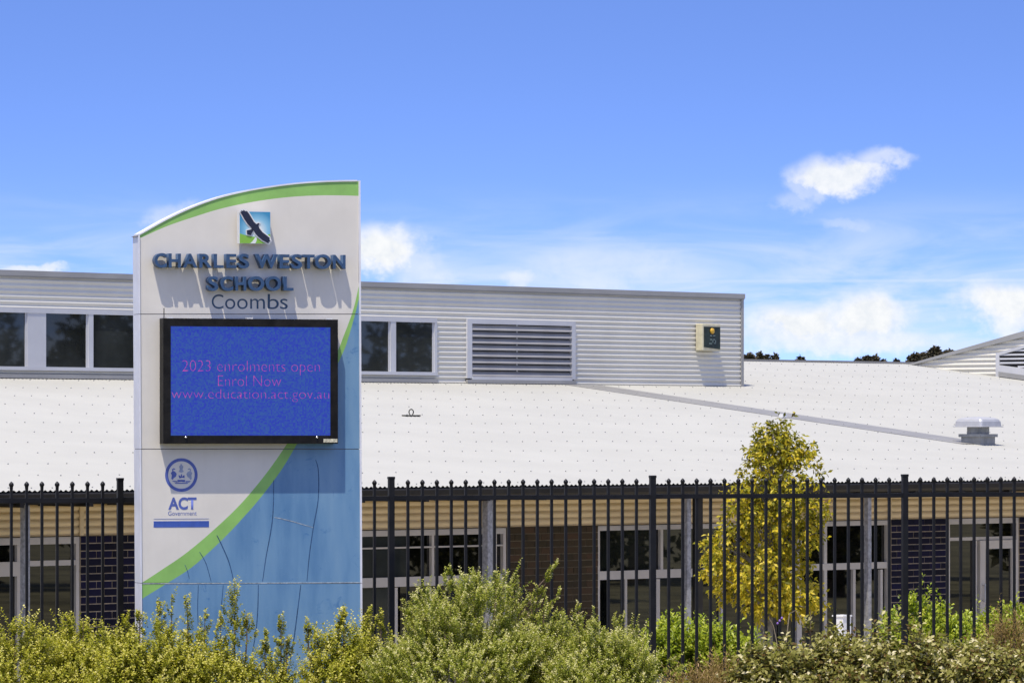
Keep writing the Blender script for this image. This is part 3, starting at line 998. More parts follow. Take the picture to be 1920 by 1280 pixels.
# ---- second clerestory at the right, seen from its end
def build_end_gable():
    y_a = solve(lambda y: BD.z(1702, 683.5, y) - roof_z(y), yc, 60)
    s2 = BD.s(1702, y_a)
    y_b = BD.at_s(2050, s2)                        # nearest point built, outside the frame
    def img_z(px, py):
        y = BD.at_s(px, s2)
        return y, CZ + (HZ - py) / F * BD.depth(s2, y) - BD.base
    ya, za = img_z(1702, 683.5)
    yb, zb = img_z(1920, 621.0)
    k = (zb - za) / (yb - ya)
    def top(y): return za + k * (y - ya)
    P = 0.085
    zmax = top(y_b)
    zmin = roof_z(y_b)
    mb = MB()
    n = int((zmax - zmin) / (P / 8))
    pr = None
    for i in range(n + 1):
        z = zmin + i * P / 8
        # extent of the wall at this height: right of the roof plane and below the raking top
        y_top = ya + (z - za) / k                      # wall exists for y nearer than this (z<top)
        y_roof = (z - z_eave) / TAN_S - EAVE           # roof reaches z here; beyond it is under the roof
        far = min(y_top, ya) if z >= za else min(ya, y_roof)
        if z < za: far = min(far, y_roof)
        near = y_b
        x = s2 - 0.010 * math.cos(2 * math.pi * z / P)
        row = [(x, far, z), (x, near, z)]
        if pr is not None and far > near: mb.grid([pr, row])
        pr = row
    g = mb.build('end_clerestory', M['clad'], school, smooth=True)
    g['label'] = 'raking end wall of a second clerestory in bright corrugated sheet'
    # raking capping
    mb = MB()
    th = 0.15
    pts = [(ya + 0.15, top(ya + 0.15)), (y_b, top(y_b))]
    mbx = [(s2 - 0.05, *pts[0]), (s2 - 0.05, *pts[1]), (s2 - 0.05, pts[1][0], pts[1][1] - th), (s2 - 0.05, pts[0][0], pts[0][1] - 0.03)]
    back = [(s2 + 0.3, p[1], p[2]) for p in mbx]
    mb.face(mbx[::-1]); mb.face([mbx[0], mbx[1], back[1], back[0]]); mb.face([mbx[3], back[3], back[2], mbx[2]])
    mb.build('raking_cap', M['cap'], g)
    mb = MB(); mb.face([(s2 + 0.3, *pts[0]), (s2 + 0.3, *pts[1]), (s2 + 9, *pts[1]), (s2 + 9, *pts[0])]); mb.build('roof_sheet', M['roof'], g)
    mb = MB(); mb.face([(s2 + 0.02, y_b, roof_z(y_b) - 0.05), (s2 + 9, y_b, roof_z(y_b) - 0.05), (s2 + 9, y_b, top(y_b) - 0.02), (s2 + 0.02, y_b, top(y_b) - 0.02)]); mb.build('front_wall', M['clad'], g)
    # louvre in the gable
    yl, _ = img_z(1872, 700)
    zl0 = img_z(1872, 697)[1]; 
    mb = MB()
    f0 = roof_z(yl)
    # sill, jamb and raking head
    x0, x1 = s2 - 0.045, s2 - 0.008
    def slab(name, poly, xa, xb, m_):
        b = MB()
        a = [(xa, y, z) for y, z in poly]; c = [(xb, y, z) for y, z in poly]
        b.face(a); b.face(c[::-1])
        for i in range(len(poly)):
            j = (i + 1) % len(poly)
            b.face([a[j], a[i], c[i], c[j]])
        return b.build(name, m_, g)
    def rz(y, o): return roof_z(y) + o
    jz1 = img_z(1872, 668)[1]
    slab('louvre_back', [(yl, rz(yl, 0.0)), (y_b, rz(y_b, 0.0)), (y_b, jz1 + k * (y_b - yl)), (yl, jz1)], s2 - 0.016, s2 - 0.012, M['dark'])
    slab('jamb', [(yl + 0.03, rz(yl, 0.0)), (yl - 0.05, rz(yl, 0.0)), (yl - 0.05, jz1 + 0.07), (yl + 0.03, jz1 + 0.06)], x0, x1, M['alu'])
    slab('head', [(yl - 0.05, jz1 + 0.02), (yl - 0.05, jz1 + 0.075), (y_b, jz1 + 0.075 + k * (y_b - yl)), (y_b, jz1 + 0.02 + k * (y_b - yl))], x0, x1, M['alu'])
    slab('sill', [(yl - 0.05, rz(yl, 0.10)), (y_b, rz(y_b, 0.10)), (y_b, rz(y_b, 0.22)), (yl - 0.05, rz(yl, 0.22))], x0 - 0.01, x1, M['alu'])
    slab('apron_flashing', [(yl - 0.05, rz(yl, 0.012)), (y_b, rz(y_b, 0.012)), (y_b, rz(y_b, 0.10)), (yl - 0.05, rz(yl, 0.10))], x0 - 0.02, x1, M['cap'])
    for i in range(9):
        z = rz(yl, 0.14) + i * 0.075 - 0.2
        # blade visible between the sill and the raking head
        y_near = y_b
        y_far = yl - 0.05
        if z > jz1 + 0.02: y_far = min(y_far, yl + (z - jz1 - 0.02) / k)
        zr_ = rz(y_far, 0.22)
        if z < zr_: y_far = min(y_far, (z - 0.22 - z_eave) / TAN_S - EAVE)
        if y_far - y_near < 0.1: continue
        slab('slat', [(y_far, z), (y_near, z), (y_near, z + 0.035), (y_far, z + 0.035)], x0 + 0.01, x1 - 0.004, M['alu'])
build_end_gable()

# ------------------------------------------------------------------ lettering
_txt = []


def text_mesh(body, extrude=0.0, offset=0.0, name='lettering', material=None):
    cu = bpy.data.curves.new(name, 'FONT')
    cu.body = body
    cu.extrude = extrude
    cu.offset = offset
    cu.resolution_u = 5
    cu.fill_mode = 'BOTH'
    ob = bpy.data.objects.new(name + '_curve', cu)
    COL.objects.link(ob)
    dg = bpy.context.evaluated_depsgraph_get()
    dg.update()
    me = bpy.data.meshes.new_from_object(ob.evaluated_get(dg))
    bpy.data.objects.remove(ob)
    bpy.data.curves.remove(cu)
    me.name = name
    me.materials.clear()
    if material: me.materials.append(material)
    return me


def fit(me, x0, x1, z0, z1, y0, y1):
    """fit glyph x/y into x/z of the sign face, extrusion into y0 (front) .. y1"""
    n = len(me.vertices)
    co = np.empty(n * 3); me.vertices.foreach_get('co', co); co = co.reshape(-1, 3)
    lo, hi = co.min(0), co.max(0)
    sp = np.where(hi - lo < 1e-6, 1, hi - lo)
    t = (co - lo) / sp
    out = np.empty_like(co)
    out[:, 0] = x0 + t[:, 0] * (x1 - x0)
    out[:, 2] = z0 + t[:, 1] * (z1 - z0)
    out[:, 1] = y1 + t[:, 2] * (y0 - y1) if hi[2] - lo[2] > 1e-6 else y0
    me.vertices.foreach_set('co', out.ravel())
    me.update()
    return me


# ------------------------------------------------------------------ the school sign
sign = empty('school_sign', 'tall white, green and blue school sign with curved top and electronic screen', 'sign')
SG.place(sign)


def sp(px, py, y=0.0):
    a = SG.loc(px, py, y)
    return (a[0], a[2])


def interp(tab, v):
    for (a, fa), (b, fb) in zip(tab, tab[1:]):
        if a <= v <= b:
            return fa + (fb - fa) * (v - a) / (b - a)
    return tab[0][1] if v < tab[0][0] else tab[-1][1]


def smooth_tab(tab, n=4):
    """Catmull-Rom resample so printed curves carry no corners"""
    out = []
    for i in range(len(tab) - 1):
        p0 = tab[max(i - 1, 0)]; p1 = tab[i]; p2 = tab[i + 1]; p3 = tab[min(i + 2, len(tab) - 1)]
        for k in range(n):
            t = k / n
            out.append(tuple(0.5 * (2 * p1[j] + (p2[j] - p0[j]) * t + (2 * p0[j] - 5 * p1[j] + 4 * p2[j] - p3[j]) * t * t + (3 * p1[j] - p0[j] - 3 * p2[j] + p3[j]) * t ** 3) for j in (0, 1)))
    out.append(tab[-1])
    return out


G1 = smooth_tab([(530, 674), (560, 667.5), (588, 660), (632, 643.5), (660, 632), (740, 592), (790, 565), (832, 538), (880, 504.5), (925, 468.5), (960, 436), (1005, 387), (1040, 344), (1065, 307), (1093, 264), (1130, 200)])
G2 = smooth_tab([(530, 684), (560, 673), (588, 666.3), (632, 653.5), (660, 643.5), (740, 606), (790, 582), (832, 557), (880, 528), (925, 494.5), (960, 465), (1005, 423), (1040, 386), (1065, 357), (1093, 313), (1123, 264), (1160, 200)])
ARC = smooth_tab([(250, 443.5), (262, 439), (312, 411), (360, 388.5), (408, 371), (455.6, 359), (503.5, 350.5), (551.5, 344.2), (599, 340.5), (640, 339), (676, 338.6)])
BAND = smooth_tab([(262, 447), (312, 424.5), (360, 408), (408, 393), (455.6, 382), (503.5, 374), (551.5, 368.8), (599, 366.5), (640, 366.5), (676, 367.5)])


def edge_l(py): return 261.3 + (py - 440) * 0.0060
def edge_r(py): return 672.2 + (py - 340) * 0.0044


def panel(rows, name):
    """a face panel cut into its printed colours: each row is (py, [(x0, x1, material)])"""
    mb = MB()
    for (pa, sa), (pb, sb) in zip(rows, rows[1:]):
        for (a0, a1, m), (b0, b1, _) in zip(sa, sb):
            if a1 - a0 < 1e-3 and b1 - b0 < 1e-3: continue
            A, B_, C_, D_ = sp(b0, pb), sp(b1, pb), sp(a1, pa), sp(a0, pa)
            mb.face([(A[0], 0, A[1]), (B_[0], 0, B_[1]), (C_[0], 0, C_[1]), (D_[0], 0, D_[1])], m)
    return mb.build(name, [M['white_panel'], M['green'], M['blue']], sign)


def strip_row(py):
    l, r = edge_l(py), edge_r(py)
    a = min(max(interp(G1, py), l), r); b = min(max(interp(G2, py), l), r)
    return (py, [(l, a, 0), (a, b, 1), (b, r, 2)])


J1, J2, J3 = 588.8, 841.5, 1092.5
def frange(a, b, st):
    n = max(1, int(round((b - a) / st)))
    return [a + (b - a) * k / n for k in range(n + 1)]

p = panel([strip_row(y) for y in frange(J1 + 0.7, J2 - 0.7, 6)], 'face_panel')
p = panel([strip_row(y) for y in frange(J2 + 0.7, J3 - 0.8, 5)], 'face_panel')
p = panel([strip_row(y) for y in frange(J3 + 0.8, 1395, 5)], 'face_panel')
# top panel under the curve
mb = MB()
Y0 = 530.0
xs = frange(edge_l(450), edge_r(350), 8)
for xa, xb in zip(xs, xs[1:]):
    for m, f0, f1 in ((1, ARC, BAND), (0, BAND, None)):
        t0, t1 = interp(f0, xa) + (1.5 if m else 0), interp(f0, xb) + (1.5 if m else 0)
        b0, b1 = (interp(f1, xa), interp(f1, xb)) if f1 else (Y0, Y0)
        pts = [sp(xa, b0), sp(xb, b1), sp(xb, t1), sp(xa, t0)]
        mb.face([(q[0], 0, q[1]) for q in pts], m)
for pa, pb in zip(frange(Y0, J1 - 0.7, 6), frange(Y0, J1 - 0.7, 6)[1:]):
    for (a0, a1, m), (b0, b1, _) in zip(strip_row(pa)[1], strip_row(pb)[1]):
        if a1 - a0 < 1e-3 and b1 - b0 < 1e-3: continue
        q = [sp(b0, pb), sp(b1, pb), sp(a1, pa), sp(a0, pa)]
        mb.face([(k[0], 0, k[1]) for k in q], m)
mb.build('face_panel', [M['white_panel'], M['green'], M['blue']], sign)

# body of the sign behind the panels, with its dark joints
outline = [sp(x, y) for x, y in ARC if 254 < x < 676]
body = [sp(edge_l(445), 442)] + [q for q in outline] + [sp(edge_r(1395), 1395), sp(edge_l(1395), 1395)]
mb = MB(); mb.prism([(x * 0.9995 + 0.001, z - 0.004) for x, z in body], 0.004, 0.20); mb.build('core', M['joint'], sign)
# edge trims
DEP = 0.185
mb = MB()
for pa, pb in zip(frange(441, J1, 60) + frange(J1 + 1, J2, 60)[0:] + frange(J2 + 1, J3, 60) + frange(J3 + 1, 1395, 60), []):
    pass
segs = [(441, J1 - 0.5), (J1 + 0.5, J2 - 0.5), (J2 + 0.5, J3 - 0.5), (J3 + 0.5, 1395)]
for a, b in segs:
    A0, A1 = sp(edge_l(a), a), sp(edge_l(b), b)
    w_ = 0.010
    mb = MB()
    mb.prism([(A0[0] - w_, A0[1]), (A0[0] + 0.0015, A0[1]), (A1[0] + 0.0015, A1[1]), (A1[0] - w_, A1[1])], -0.012, DEP)
    mb.build('edge_trim', M['trim'], sign)
for a, b in [(338.5, J1 - 0.5), (J1 + 0.5, J2 - 0.5), (J2 + 0.5, J3 - 0.5), (J3 + 0.5, 1395)]:
    A0, A1 = sp(edge_r(a), a), sp(edge_r(b), b)
    mb = MB()
    mb.prism([(A0[0] - 0.0015, A0[1]), (A0[0] + 0.014, A0[1]), (A1[0] + 0.014, A1[1]), (A1[0] - 0.0015, A1[1])], -0.012, DEP)
    mb.build('edge_trim', M['trim'], sign)
top = [q for q in ARC if 259 <= q[0] <= 675]
up = [sp(x, y - 1.2) for x, y in top]
dn = [sp(x, y + 1.8) for x, y in top]
mb = MB(); mb.prism(up + dn[::-1], -0.007, DEP); mb.build('edge_trim', M['trim'], sign)
# printed dark lines of the blue field (flat print)
def ribbon(mb, pts, w_, y=-0.0012):
    pts = smooth_tab(pts, 5)
    q = [Vector(sp(*p_)) for p_ in pts]
    L, R = [], []
    for i, p_ in enumerate(q):
        d = (q[min(i + 1, len(q) - 1)] - q[max(i - 1, 0)]).normalized()
        n_ = Vector((-d.y, d.x)) * (w_ / 2) * (0.6 + 0.4 * math.sin(math.pi * min(1, (i + 1) / len(q))))
        L.append(p_ + n_); R.append(p_ - n_)
    for i in range(len(q) - 1):
        mb.face([(R[i].x, y, R[i].y), (L[i].x, y, L[i].y), (L[i + 1].x, y, L[i + 1].y), (R[i + 1].x, y, R[i + 1].y)])

A = lambda x, y: (240 + x / 4.174, 840 + y / 4.174)
Bq = lambda x, y: (240 + x / 4.174, 1040 + y / 4.174)
LINES = [([A(1140, 250), A(1138, 420), A(1130, 560), A(1110, 690), A(1080, 850), A(1053, 1040)], 0.008),
         ([A(1468, 90), A(1490, 180), A(1488, 400), A(1450, 620), A(1420, 830), A(1400, 1040)], 0.008),
         ([A(695, 680), A(730, 750), A(790, 890), A(828, 1040)], 0.009), ([A(560, 810), A(610, 900), A(650, 1040)], 0.006), ([A(445, 910), A(465, 960), A(480, 1020)], 0.005),
         ([Bq(1020, 233), Bq(1015, 430), Bq(1000, 600), Bq(965, 810)], 0.008), ([Bq(1352, 233), Bq(1325, 450), Bq(1300, 640), Bq(1270, 820), Bq(1250, 950)], 0.009),
         ([Bq(745, 233), Bq(735, 350), Bq(715, 540)], 0.006), ([Bq(550, 233), Bq(545, 420), Bq(550, 570)], 0.006),
         ]
for pts, w_ in LINES:
    mb = MB(); ribbon(mb, pts, w_); mb.build('printed_line', M['line'], sign)
mb = MB(); ribbon(mb, [A(1145, 540), A(1200, 550), A(1300, 575), A(1450, 620)], 0.006, -0.0016); mb.build('printed_line', M['line_lite'], sign)
# pale sealant bead along the lowest joint
mb = MB(); q0, q1 = sp(edge_l(J3) + 1, J3 + 0.9), sp(edge_r(J3) - 1, J3 - 1.2)
mb.prism([(q0[0], q0[1] - 0.004), (q1[0], q1[1] - 0.004), (q1[0], q1[1] + 0.003), (q0[0], q0[1] + 0.003)], -0.002, 0.003); mb.build('joint_bead', M['line_lite'], sign)

# raised letters, one by one
Z1 = lambda x, y: (240 + x / 4.174, 320 + y / 4.174)
ROW1 = [('C', 207, 303), ('H', 318, 413), ('A', 428, 542), ('R', 557, 657), ('L', 670, 747), ('E', 768, 848), ('S', 865, 948),
        ('W', 998, 1172), ('E', 1186, 1264), ('S', 1279, 1362), ('T', 1366, 1460), ('O', 1464, 1587), ('N', 1604, 1702)]
ROW2 = [('S', 625, 706), ('C', 724, 822), ('H', 840, 925), ('O', 940, 1066), ('O', 1078, 1197), ('L', 1216, 1294)]


def raised(ch, x0, x1, t, b):
    over = 2.5 if ch in 'CSO' else 0.0
    A0 = sp(*Z1(x0, b + over), -0.09); A1 = sp(*Z1(x1, t - over), -0.09)
    me = text_mesh(ch, 0.05, 0.028, 'letter', M['letter'])
    fit(me, A0[0], A1[0], A0[1], A1[1], -0.096, -0.016)
    return link('letter', me, sign)


for ch, a, b in ROW1:
    dy = (a - 207) / 1500 * 12
    raised(ch, a, b, 648 + dy, 757 + dy)
for ch, a, b in ROW2:
    raised(ch, a, b, 829, 938)
# locality name, flat print
for ch, a, b, t, bt in (('C', 655, 746, 968, 1080), ('o', 760, 839, 1002, 1082), ('o', 854, 936, 1002, 1082), ('m', 956, 1071, 1002, 1080), ('b', 1093, 1180, 966, 1082), ('s', 1190, 1250, 1002, 1082)):
    A0, A1 = sp(*Z1(a, bt)), sp(*Z1(b, t))
    me = fit(text_mesh(ch, 0.0, -0.004, 'printed_letter', M['print']), A0[0], A1[0], A0[1], A1[1], -0.0015, 0)
    link('printed_letter', me, sign)

# emblem plaque: bright square with an eagle cut-out on top
E5 = lambda x, y: (430 + x / 14.22, 380 + y / 14.22)
q0, q1 = sp(*E5(262, 1080), -0.095), sp(*E5(1092, 250), -0.095)
mb = MB(); mb.box(q0[0] - 0.003, q1[0] + 0.003, -0.092, -0.036, q0[1] - 0.003, q1[1] + 0.003)
plaque = mb.build('emblem', M['white'], sign)
mb = MB(); mb.box(q0[0] + 0.006, q1[0], -0.0942, -0.0922, q0[1], q1[1]); mb.build('printed_face', M['emblem'], plaque)
EAGLE = [(283, 250), (300, 262), (330, 315), (400, 440), (480, 560), (580, 668), (590, 708), (460, 742), (468, 835), (482, 848), (570, 872), (622, 765), (648, 742), (690, 820), (760, 900), (880, 1000), (1008, 1070), (1045, 1085), (1042, 1050), (1096, 1020), (1062, 985), (1072, 940), (1000, 880), (880, 790), (800, 690), (772, 620), (785, 585), (802, 552), (770, 545), (715, 572), (655, 520), (600, 430), (530, 310), (458, 215), (446, 242), (372, 195), (362, 226), (308, 205), (326, 238)]


def grow(poly, d):
    out = []
    n = len(poly)
    a = sum(poly[k][0] * poly[(k + 1) % n][1] - poly[(k + 1) % n][0] * poly[k][1] for k in range(n))
    sg = 1 if a > 0 else -1
    for k in range(n):
        p0, p1, p2 = Vector(poly[k - 1]), Vector(poly[k]), Vector(poly[(k + 1) % n])
        e1, e2 = (p1 - p0).normalized(), (p2 - p1).normalized()
        nn = Vector((e1.y + e2.y, -(e1.x + e2.x)))
        nn = nn.normalized() if nn.length > 1e-4 else Vector((e1.y, -e1.x))
        out.append(tuple(p1 + nn * d * sg))
    return out


simple = [q for i, q in enumerate(EAGLE) if i not in (18, 20, 34, 36, 38)]
mb = MB(); mb.prism([sp(*E5(x, y), -0.095) for x, y in grow(simple, 30)], -0.098, -0.0946); mb.build('eagle_outline', M['white'], plaque)
mb = MB(); mb.prism([sp(*E5(x, y), -0.095) for x, y in EAGLE], -0.1015, -0.0982); mb.build('eagle', M['eagle'], plaque)

# the electronic screen
f0, f1 = sp(306, 831.5, -0.12), sp(633.6, 599.0, -0.12)
d0, d1 = sp(320.2, 816.2, -0.12), sp(620.2, 613.6, -0.12)
mb = MB()
mb.box(f0[0], f1[0], -0.10, -0.004, f0[1], f1[1])
mb.box(f0[0], f1[0], -0.122, -0.1005, f0[1], d0[1]); mb.box(f0[0], f1[0], -0.122, -0.1005, d1[1], f1[1])
mb.box(f0[0], d0[0], -0.122, -0.1005, d0[1], d1[1]); mb.box(d1[0], f1[0], -0.122, -0.1005, d0[1], d1[1])
scr = mb.build('display_screen', M['bezel'], sign)
mb = MB(); mb.box(d0[0] + 0.0005, d1[0] - 0.0005, -0.108, -0.1015, d0[1] + 0.0005, d1[1] - 0.0005); mb.build('led_panel', M['screen'], scr)
for body_, xa, xb, ya_, yb_ in (('2023 enrolments open', 342, 599.5, 702.2, 676.5), ('Enrol Now', 409, 527, 723.2, 704.2), ('www.education.act.gov.au', 322, 617, 752.5, 729.5)):
    q0, q1 = sp(xa, ya_, -0.11), sp(xb, yb_, -0.11)
    me = fit(text_mesh(body_, 0.0, -0.027, 'screen_text', M['screen_text']), q0[0], q1[0], q0[1], q1[1], -0.1095, 0)
    link('screen_text', me, scr)
for px in (348.5, 594.0):
    q = sp(px, 819.6, -0.125)
    mb = MB(); mb.lathe([(0.010, 0), (0.010, 0.008), (0.004, 0.013)], seg=10)
    o = link('bolt', mb.mesh('bolt', M['steel']), scr, (q[0], -0.1225, q[1])); o.rotation_euler = (rad(90), 0, 0)
    mb = MB(); mb.box(q[0] - 0.006, q[0] + 0.006, -0.125, -0.1222, q[1] - 0.032, q[1] - 0.014); mb.build('latch', M['dark'], scr)
q0, q1 = sp(606.5, 829, -0.123), sp(632.5, 822.3, -0.123)
mb = MB(); mb.box(q0[0], q1[0], -0.1235, -0.1222, q0[1], q1[1]); mb.build('label_plate', M['sticker'], scr)
for px in (318, 468, 617):
    q = sp(px, 598, -0.1)
    mb = MB(); mb.box(q[0] - 0.026, q[0] + 0.026, -0.11, -0.06, f1[1], f1[1] + 0.010); mb.build('lifting_tab', M['white'], scr)
q = sp(307.5, 598, -0.08)
mb = MB(); mb.tube([(q[0], -0.08, q[1] - 0.005), (q[0], -0.08, q[1] + 0.092)], 0.004, 6); mb.build('antenna', M['bezel'], scr)

# government crest: ring, two birds, castle and crown over a scroll; then its wording
mb = MB()
c0 = sp(340, 890)
ro, ri = 31.4 / 221.7, 25.6 / 221.7
N_ = 48
for k in range(N_):
    a, b = 2 * math.pi * k / N_, 2 * math.pi * (k + 1) / N_
    mb.face([(c0[0] + ri * math.cos(a), -0.0015, c0[1] + ri * math.sin(a)), (c0[0] + ro * math.cos(a), -0.0015, c0[1] + ro * math.sin(a)), (c0[0] + ro * math.cos(b), -0.0015, c0[1] + ro * math.sin(b)), (c0[0] + ri * math.cos(b), -0.0015, c0[1] + ri * math.sin(b))])
crest = mb.build('crest', M['crest'], sign)
C6 = lambda x, y: sp(270 + x / 7.53, 840 + y / 7.53)


def patch(polys, material, name, y=-0.0015):
    mb = MB()
    for i, pl in enumerate(polys):
        mb.prism([C6(*q) for q in pl], y - 0.0003 * (i % 3), y + 0.001)
    mb.build(name, material, crest)


SW = [[(385, 430), (392, 380), (378, 350), (400, 320), (395, 295), (420, 280), (442, 292), (440, 302), (415, 298), (412, 318), (440, 330), (462, 360), (450, 400), (420, 420), (405, 445)]]
patch(SW, M['crest'], 'bird')
patch([[(1060 - x, y) for x, y in SW[0]]], M['crest_soft'], 'bird')
patch([[(470, 445), (580, 445), (575, 478), (525, 470), (475, 478)], [(485, 380), (500, 380), (520, 400), (520, 366), (536, 366), (536, 400), (560, 380), (572, 380), (572, 420), (540, 412), (500, 424)]], M['crest'], 'castle')
patch([[(505, 300), (496, 255), (515, 235), (515, 222), (535, 222), (535, 235), (556, 255), (545, 300), (562, 330), (525, 345), (488, 330)]], M['crest_soft'], 'crown')
patch([[(392, 458), (470, 462), (470, 480), (420, 474)], [(585, 462), (662, 460), (640, 478), (585, 480)], [(430, 486), (625, 486), (610, 500), (445, 500)]], M['crest'], 'scroll')


def flat_text(body_, xa, xb, ya_, yb_, off, material, name='printed_wording'):
    q0, q1 = sp(xa, ya_), sp(xb, yb_)
    me = fit(text_mesh(body_, 0.0, off, name, material), q0[0], q1[0], q0[1], q1[1], -0.0015, 0)
    return link(name, me, sign)


flat_text('ACT', 315.5, 368.5, 955.2, 931.6, 0.035, M['crest'])
flat_text('Government', 315.2, 368.6, 965.8, 957.4, -0.004, M['crest'])
for ya_, yb_, m in ((972.7, 971.5, 'crest'), (988.3, 976.0, 'crest_bar')):
    q0, q1 = sp(288, ya_), sp(391.8, yb_)
    mb = MB(); mb.box(q0[0], q1[0], -0.0016, 0.001, q0[1], q1[1]); mb.build('printed_bar', M[m], sign)

# ------------------------------------------------------------------ the fence
fence = empty('metal_fence', 'black tubular steel fence with spear topped pickets behind the school sign', 'fence')
FN.place(fence)


def build_fence():
    bay = 2.45
    s_post0 = FN.s(1223.6)
    zf = FN.z(977, 899.5); zr1 = FN.z(977, 929.2); zr0 = FN.z(977, 937.8)
    zp = FN.z(977, 893.2)
    slope = -0.0018
    def dz(s): return 0.006 - slope * (s - 0.0) 
    pm = MB(); h = 0.0255
    pm.box(-h, h, -h, h, -0.1, zp - 0.012)
    pm.box(-h - 0.003, h + 0.003, -h - 0.003, h + 0.003, zp - 0.022, zp)
    post_me = None
    k_ = MB(); r = 0.0115
    k_.box(-r, r, -r, r, 0.12, zf - 0.035)
    picket_me = k_.mesh('picket', M['fence'])
    fm = MB()
    fm.lathe([(0.0130, -0.054), (0.0155, -0.045), (0.0145, -0.039), (0.0185, -0.030), (0.0225, -0.021), (0.0205, -0.010), (0.011, 0.001), (0.002, 0.009)], seg=8)
    fin_me = fm.mesh('finial', M['fence'], True)
    for b in range(-4, 4):
        s0 = s_post0 + b * bay
        s1 = s0 + bay
        if b == -4: s0 = s_post0 - 3.2 * bay
        zz = dz(s_post0 + b * bay)
        if post_me is None:
            o = pm.build('post', M['fence'], fence, bevel=0.003); post_me = o.data
        else:
            o = link('post', post_me, fence)
        o.location = (s_post0 + b * bay, 0, dz(s_post0 + b * bay))
        r_ = MB(); r_.box(s_post0 + b * bay + h + 0.001, s1 - h - 0.001, -0.019, 0.019, zr0, zr1)
        r_.build('rail', M['fence'], fence, loc=(0, 0, dz(s_post0 + (b + 0.5) * bay)))
        r_ = MB(); r_.box(s_post0 + b * bay + h + 0.001, s1 - h - 0.001, -0.019, 0.019, 0.18, 0.22)
        r_.build('rail', M['fence'], fence, loc=(0, 0, dz(s_post0 + (b + 0.5) * bay)))
        p_ = bay / 18.3
        for i in range(17):
            s = s_post0 + b * bay + p_ * 1.15 + i * p_
            pk = link('picket', picket_me, fence, (s, 0, dz(s)))
            fo = link('finial', fin_me, pk, (0, 0, zf - 0.006))
build_fence()


# ------------------------------------------------------------------ plants
def leaves_mesh(name, pos, d, nrm, L, W, tone, material, fold=0.25):
    """many four-cornered folded leaves in one mesh; pos/d/nrm (n,3), L/W (n,)"""
    n = len(pos)
    side = np.cross(d, nrm)
    side /= np.linalg.norm(side, axis=1, keepdims=True) + 1e-9
    up = np.cross(side, d)
    L = L[:, None]; W = W[:, None]
    v = np.empty((n, 4, 3))
    v[:, 0] = pos
    v[:, 1] = pos + d * L * 0.5 - side * W * 0.5 + up * W * fold
    v[:, 2] = pos + d * L
    v[:, 3] = pos + d * L * 0.5 + side * W * 0.5 + up * W * fold
    me = bpy.data.meshes.new(name)
    me.vertices.add(4 * n)
    me.vertices.foreach_set('co', v.ravel().astype(np.float32))
    base = (np.arange(n) * 4)[:, None]
    idx = (base + np.array([0, 2, 1, 0, 3, 2])[None]).ravel()
    me.loops.add(6 * n)
    me.loops.foreach_set('vertex_index', idx.astype(np.int32))
    me.polygons.add(2 * n)
    me.polygons.foreach_set('loop_start', (np.arange(2 * n) * 3).astype(np.int32))
    me.polygons.foreach_set('loop_total', np.full(2 * n, 3, np.int32))
    a = me.attributes.new('tone', 'FLOAT', 'POINT')
    a.data.foreach_set('value', np.repeat(np.clip(tone, 0, 1), 4).astype(np.float32))
    me.materials.append(material)
    me.update(calc_edges=True)
    return me


def unit(a):
    return a / (np.linalg.norm(a, axis=-1, keepdims=True) + 1e-9)


def grow_shoots(rng, p0, d0, length, per, leafL, leafW, spread=0.85, up=0.25, bend=0.25):
    """leaves set round shoots: p0/d0 (n,3), length (n,)"""
    n = len(p0)
    t = (np.arange(per) + 0.5) / per
    bendv = rng.normal(0, bend, (n, 1, 3)) + np.array([0, 0, 0.15])
    path = p0[:, None] + d0[:, None] * (t[None, :, None] * length[:, None, None]) + bendv * ((t ** 2)[None, :, None] * length[:, None, None] * 0.5)
    phi = np.arange(per)[None] * 2.4 + rng.uniform(0, 6.28, (n, 1))
    a = unit(np.cross(d0, np.array([0.3, 0.2, 1.0]) + rng.normal(0, 0.2, (n, 3))))
    b = np.cross(d0, a)
    radial = a[:, None] * np.cos(phi)[..., None] + b[:, None] * np.sin(phi)[..., None]
    open_ = spread * (1.0 - 0.35 * t)[None, :, None]
    d = unit(d0[:, None] * (1 - open_ * 0.6) + radial * open_ + np.array([0, 0, up]) + rng.normal(0, 0.16, (n, per, 3)))
    nrm = unit(d0[:, None] * 0.45 - radial * 0.15 + rng.normal(0, 0.5, (n, per, 3)) + np.array([-0.15, -0.5, 0.75]))
    k = rng.uniform(0.7, 1.25, (n, per)) * (1.0 - 0.35 * np.abs(t - 0.45))[None]
    tt = np.broadcast_to(t[None], (n, per))
    return path.reshape(-1, 3), d.reshape(-1, 3), nrm.reshape(-1, 3), (leafL * k).ravel(), (leafW * k).ravel(), tt.ravel()


def lumps(rng, v, amp):
    s = np.zeros(len(v))
    for f in (2.2, 4.1, 7.3):
        k = rng.normal(0, f, 3); ph = rng.uniform(0, 6.28)
        s += np.sin(v @ k + ph) / (f / 2.2) ** 0.7
    return 1 + amp * s


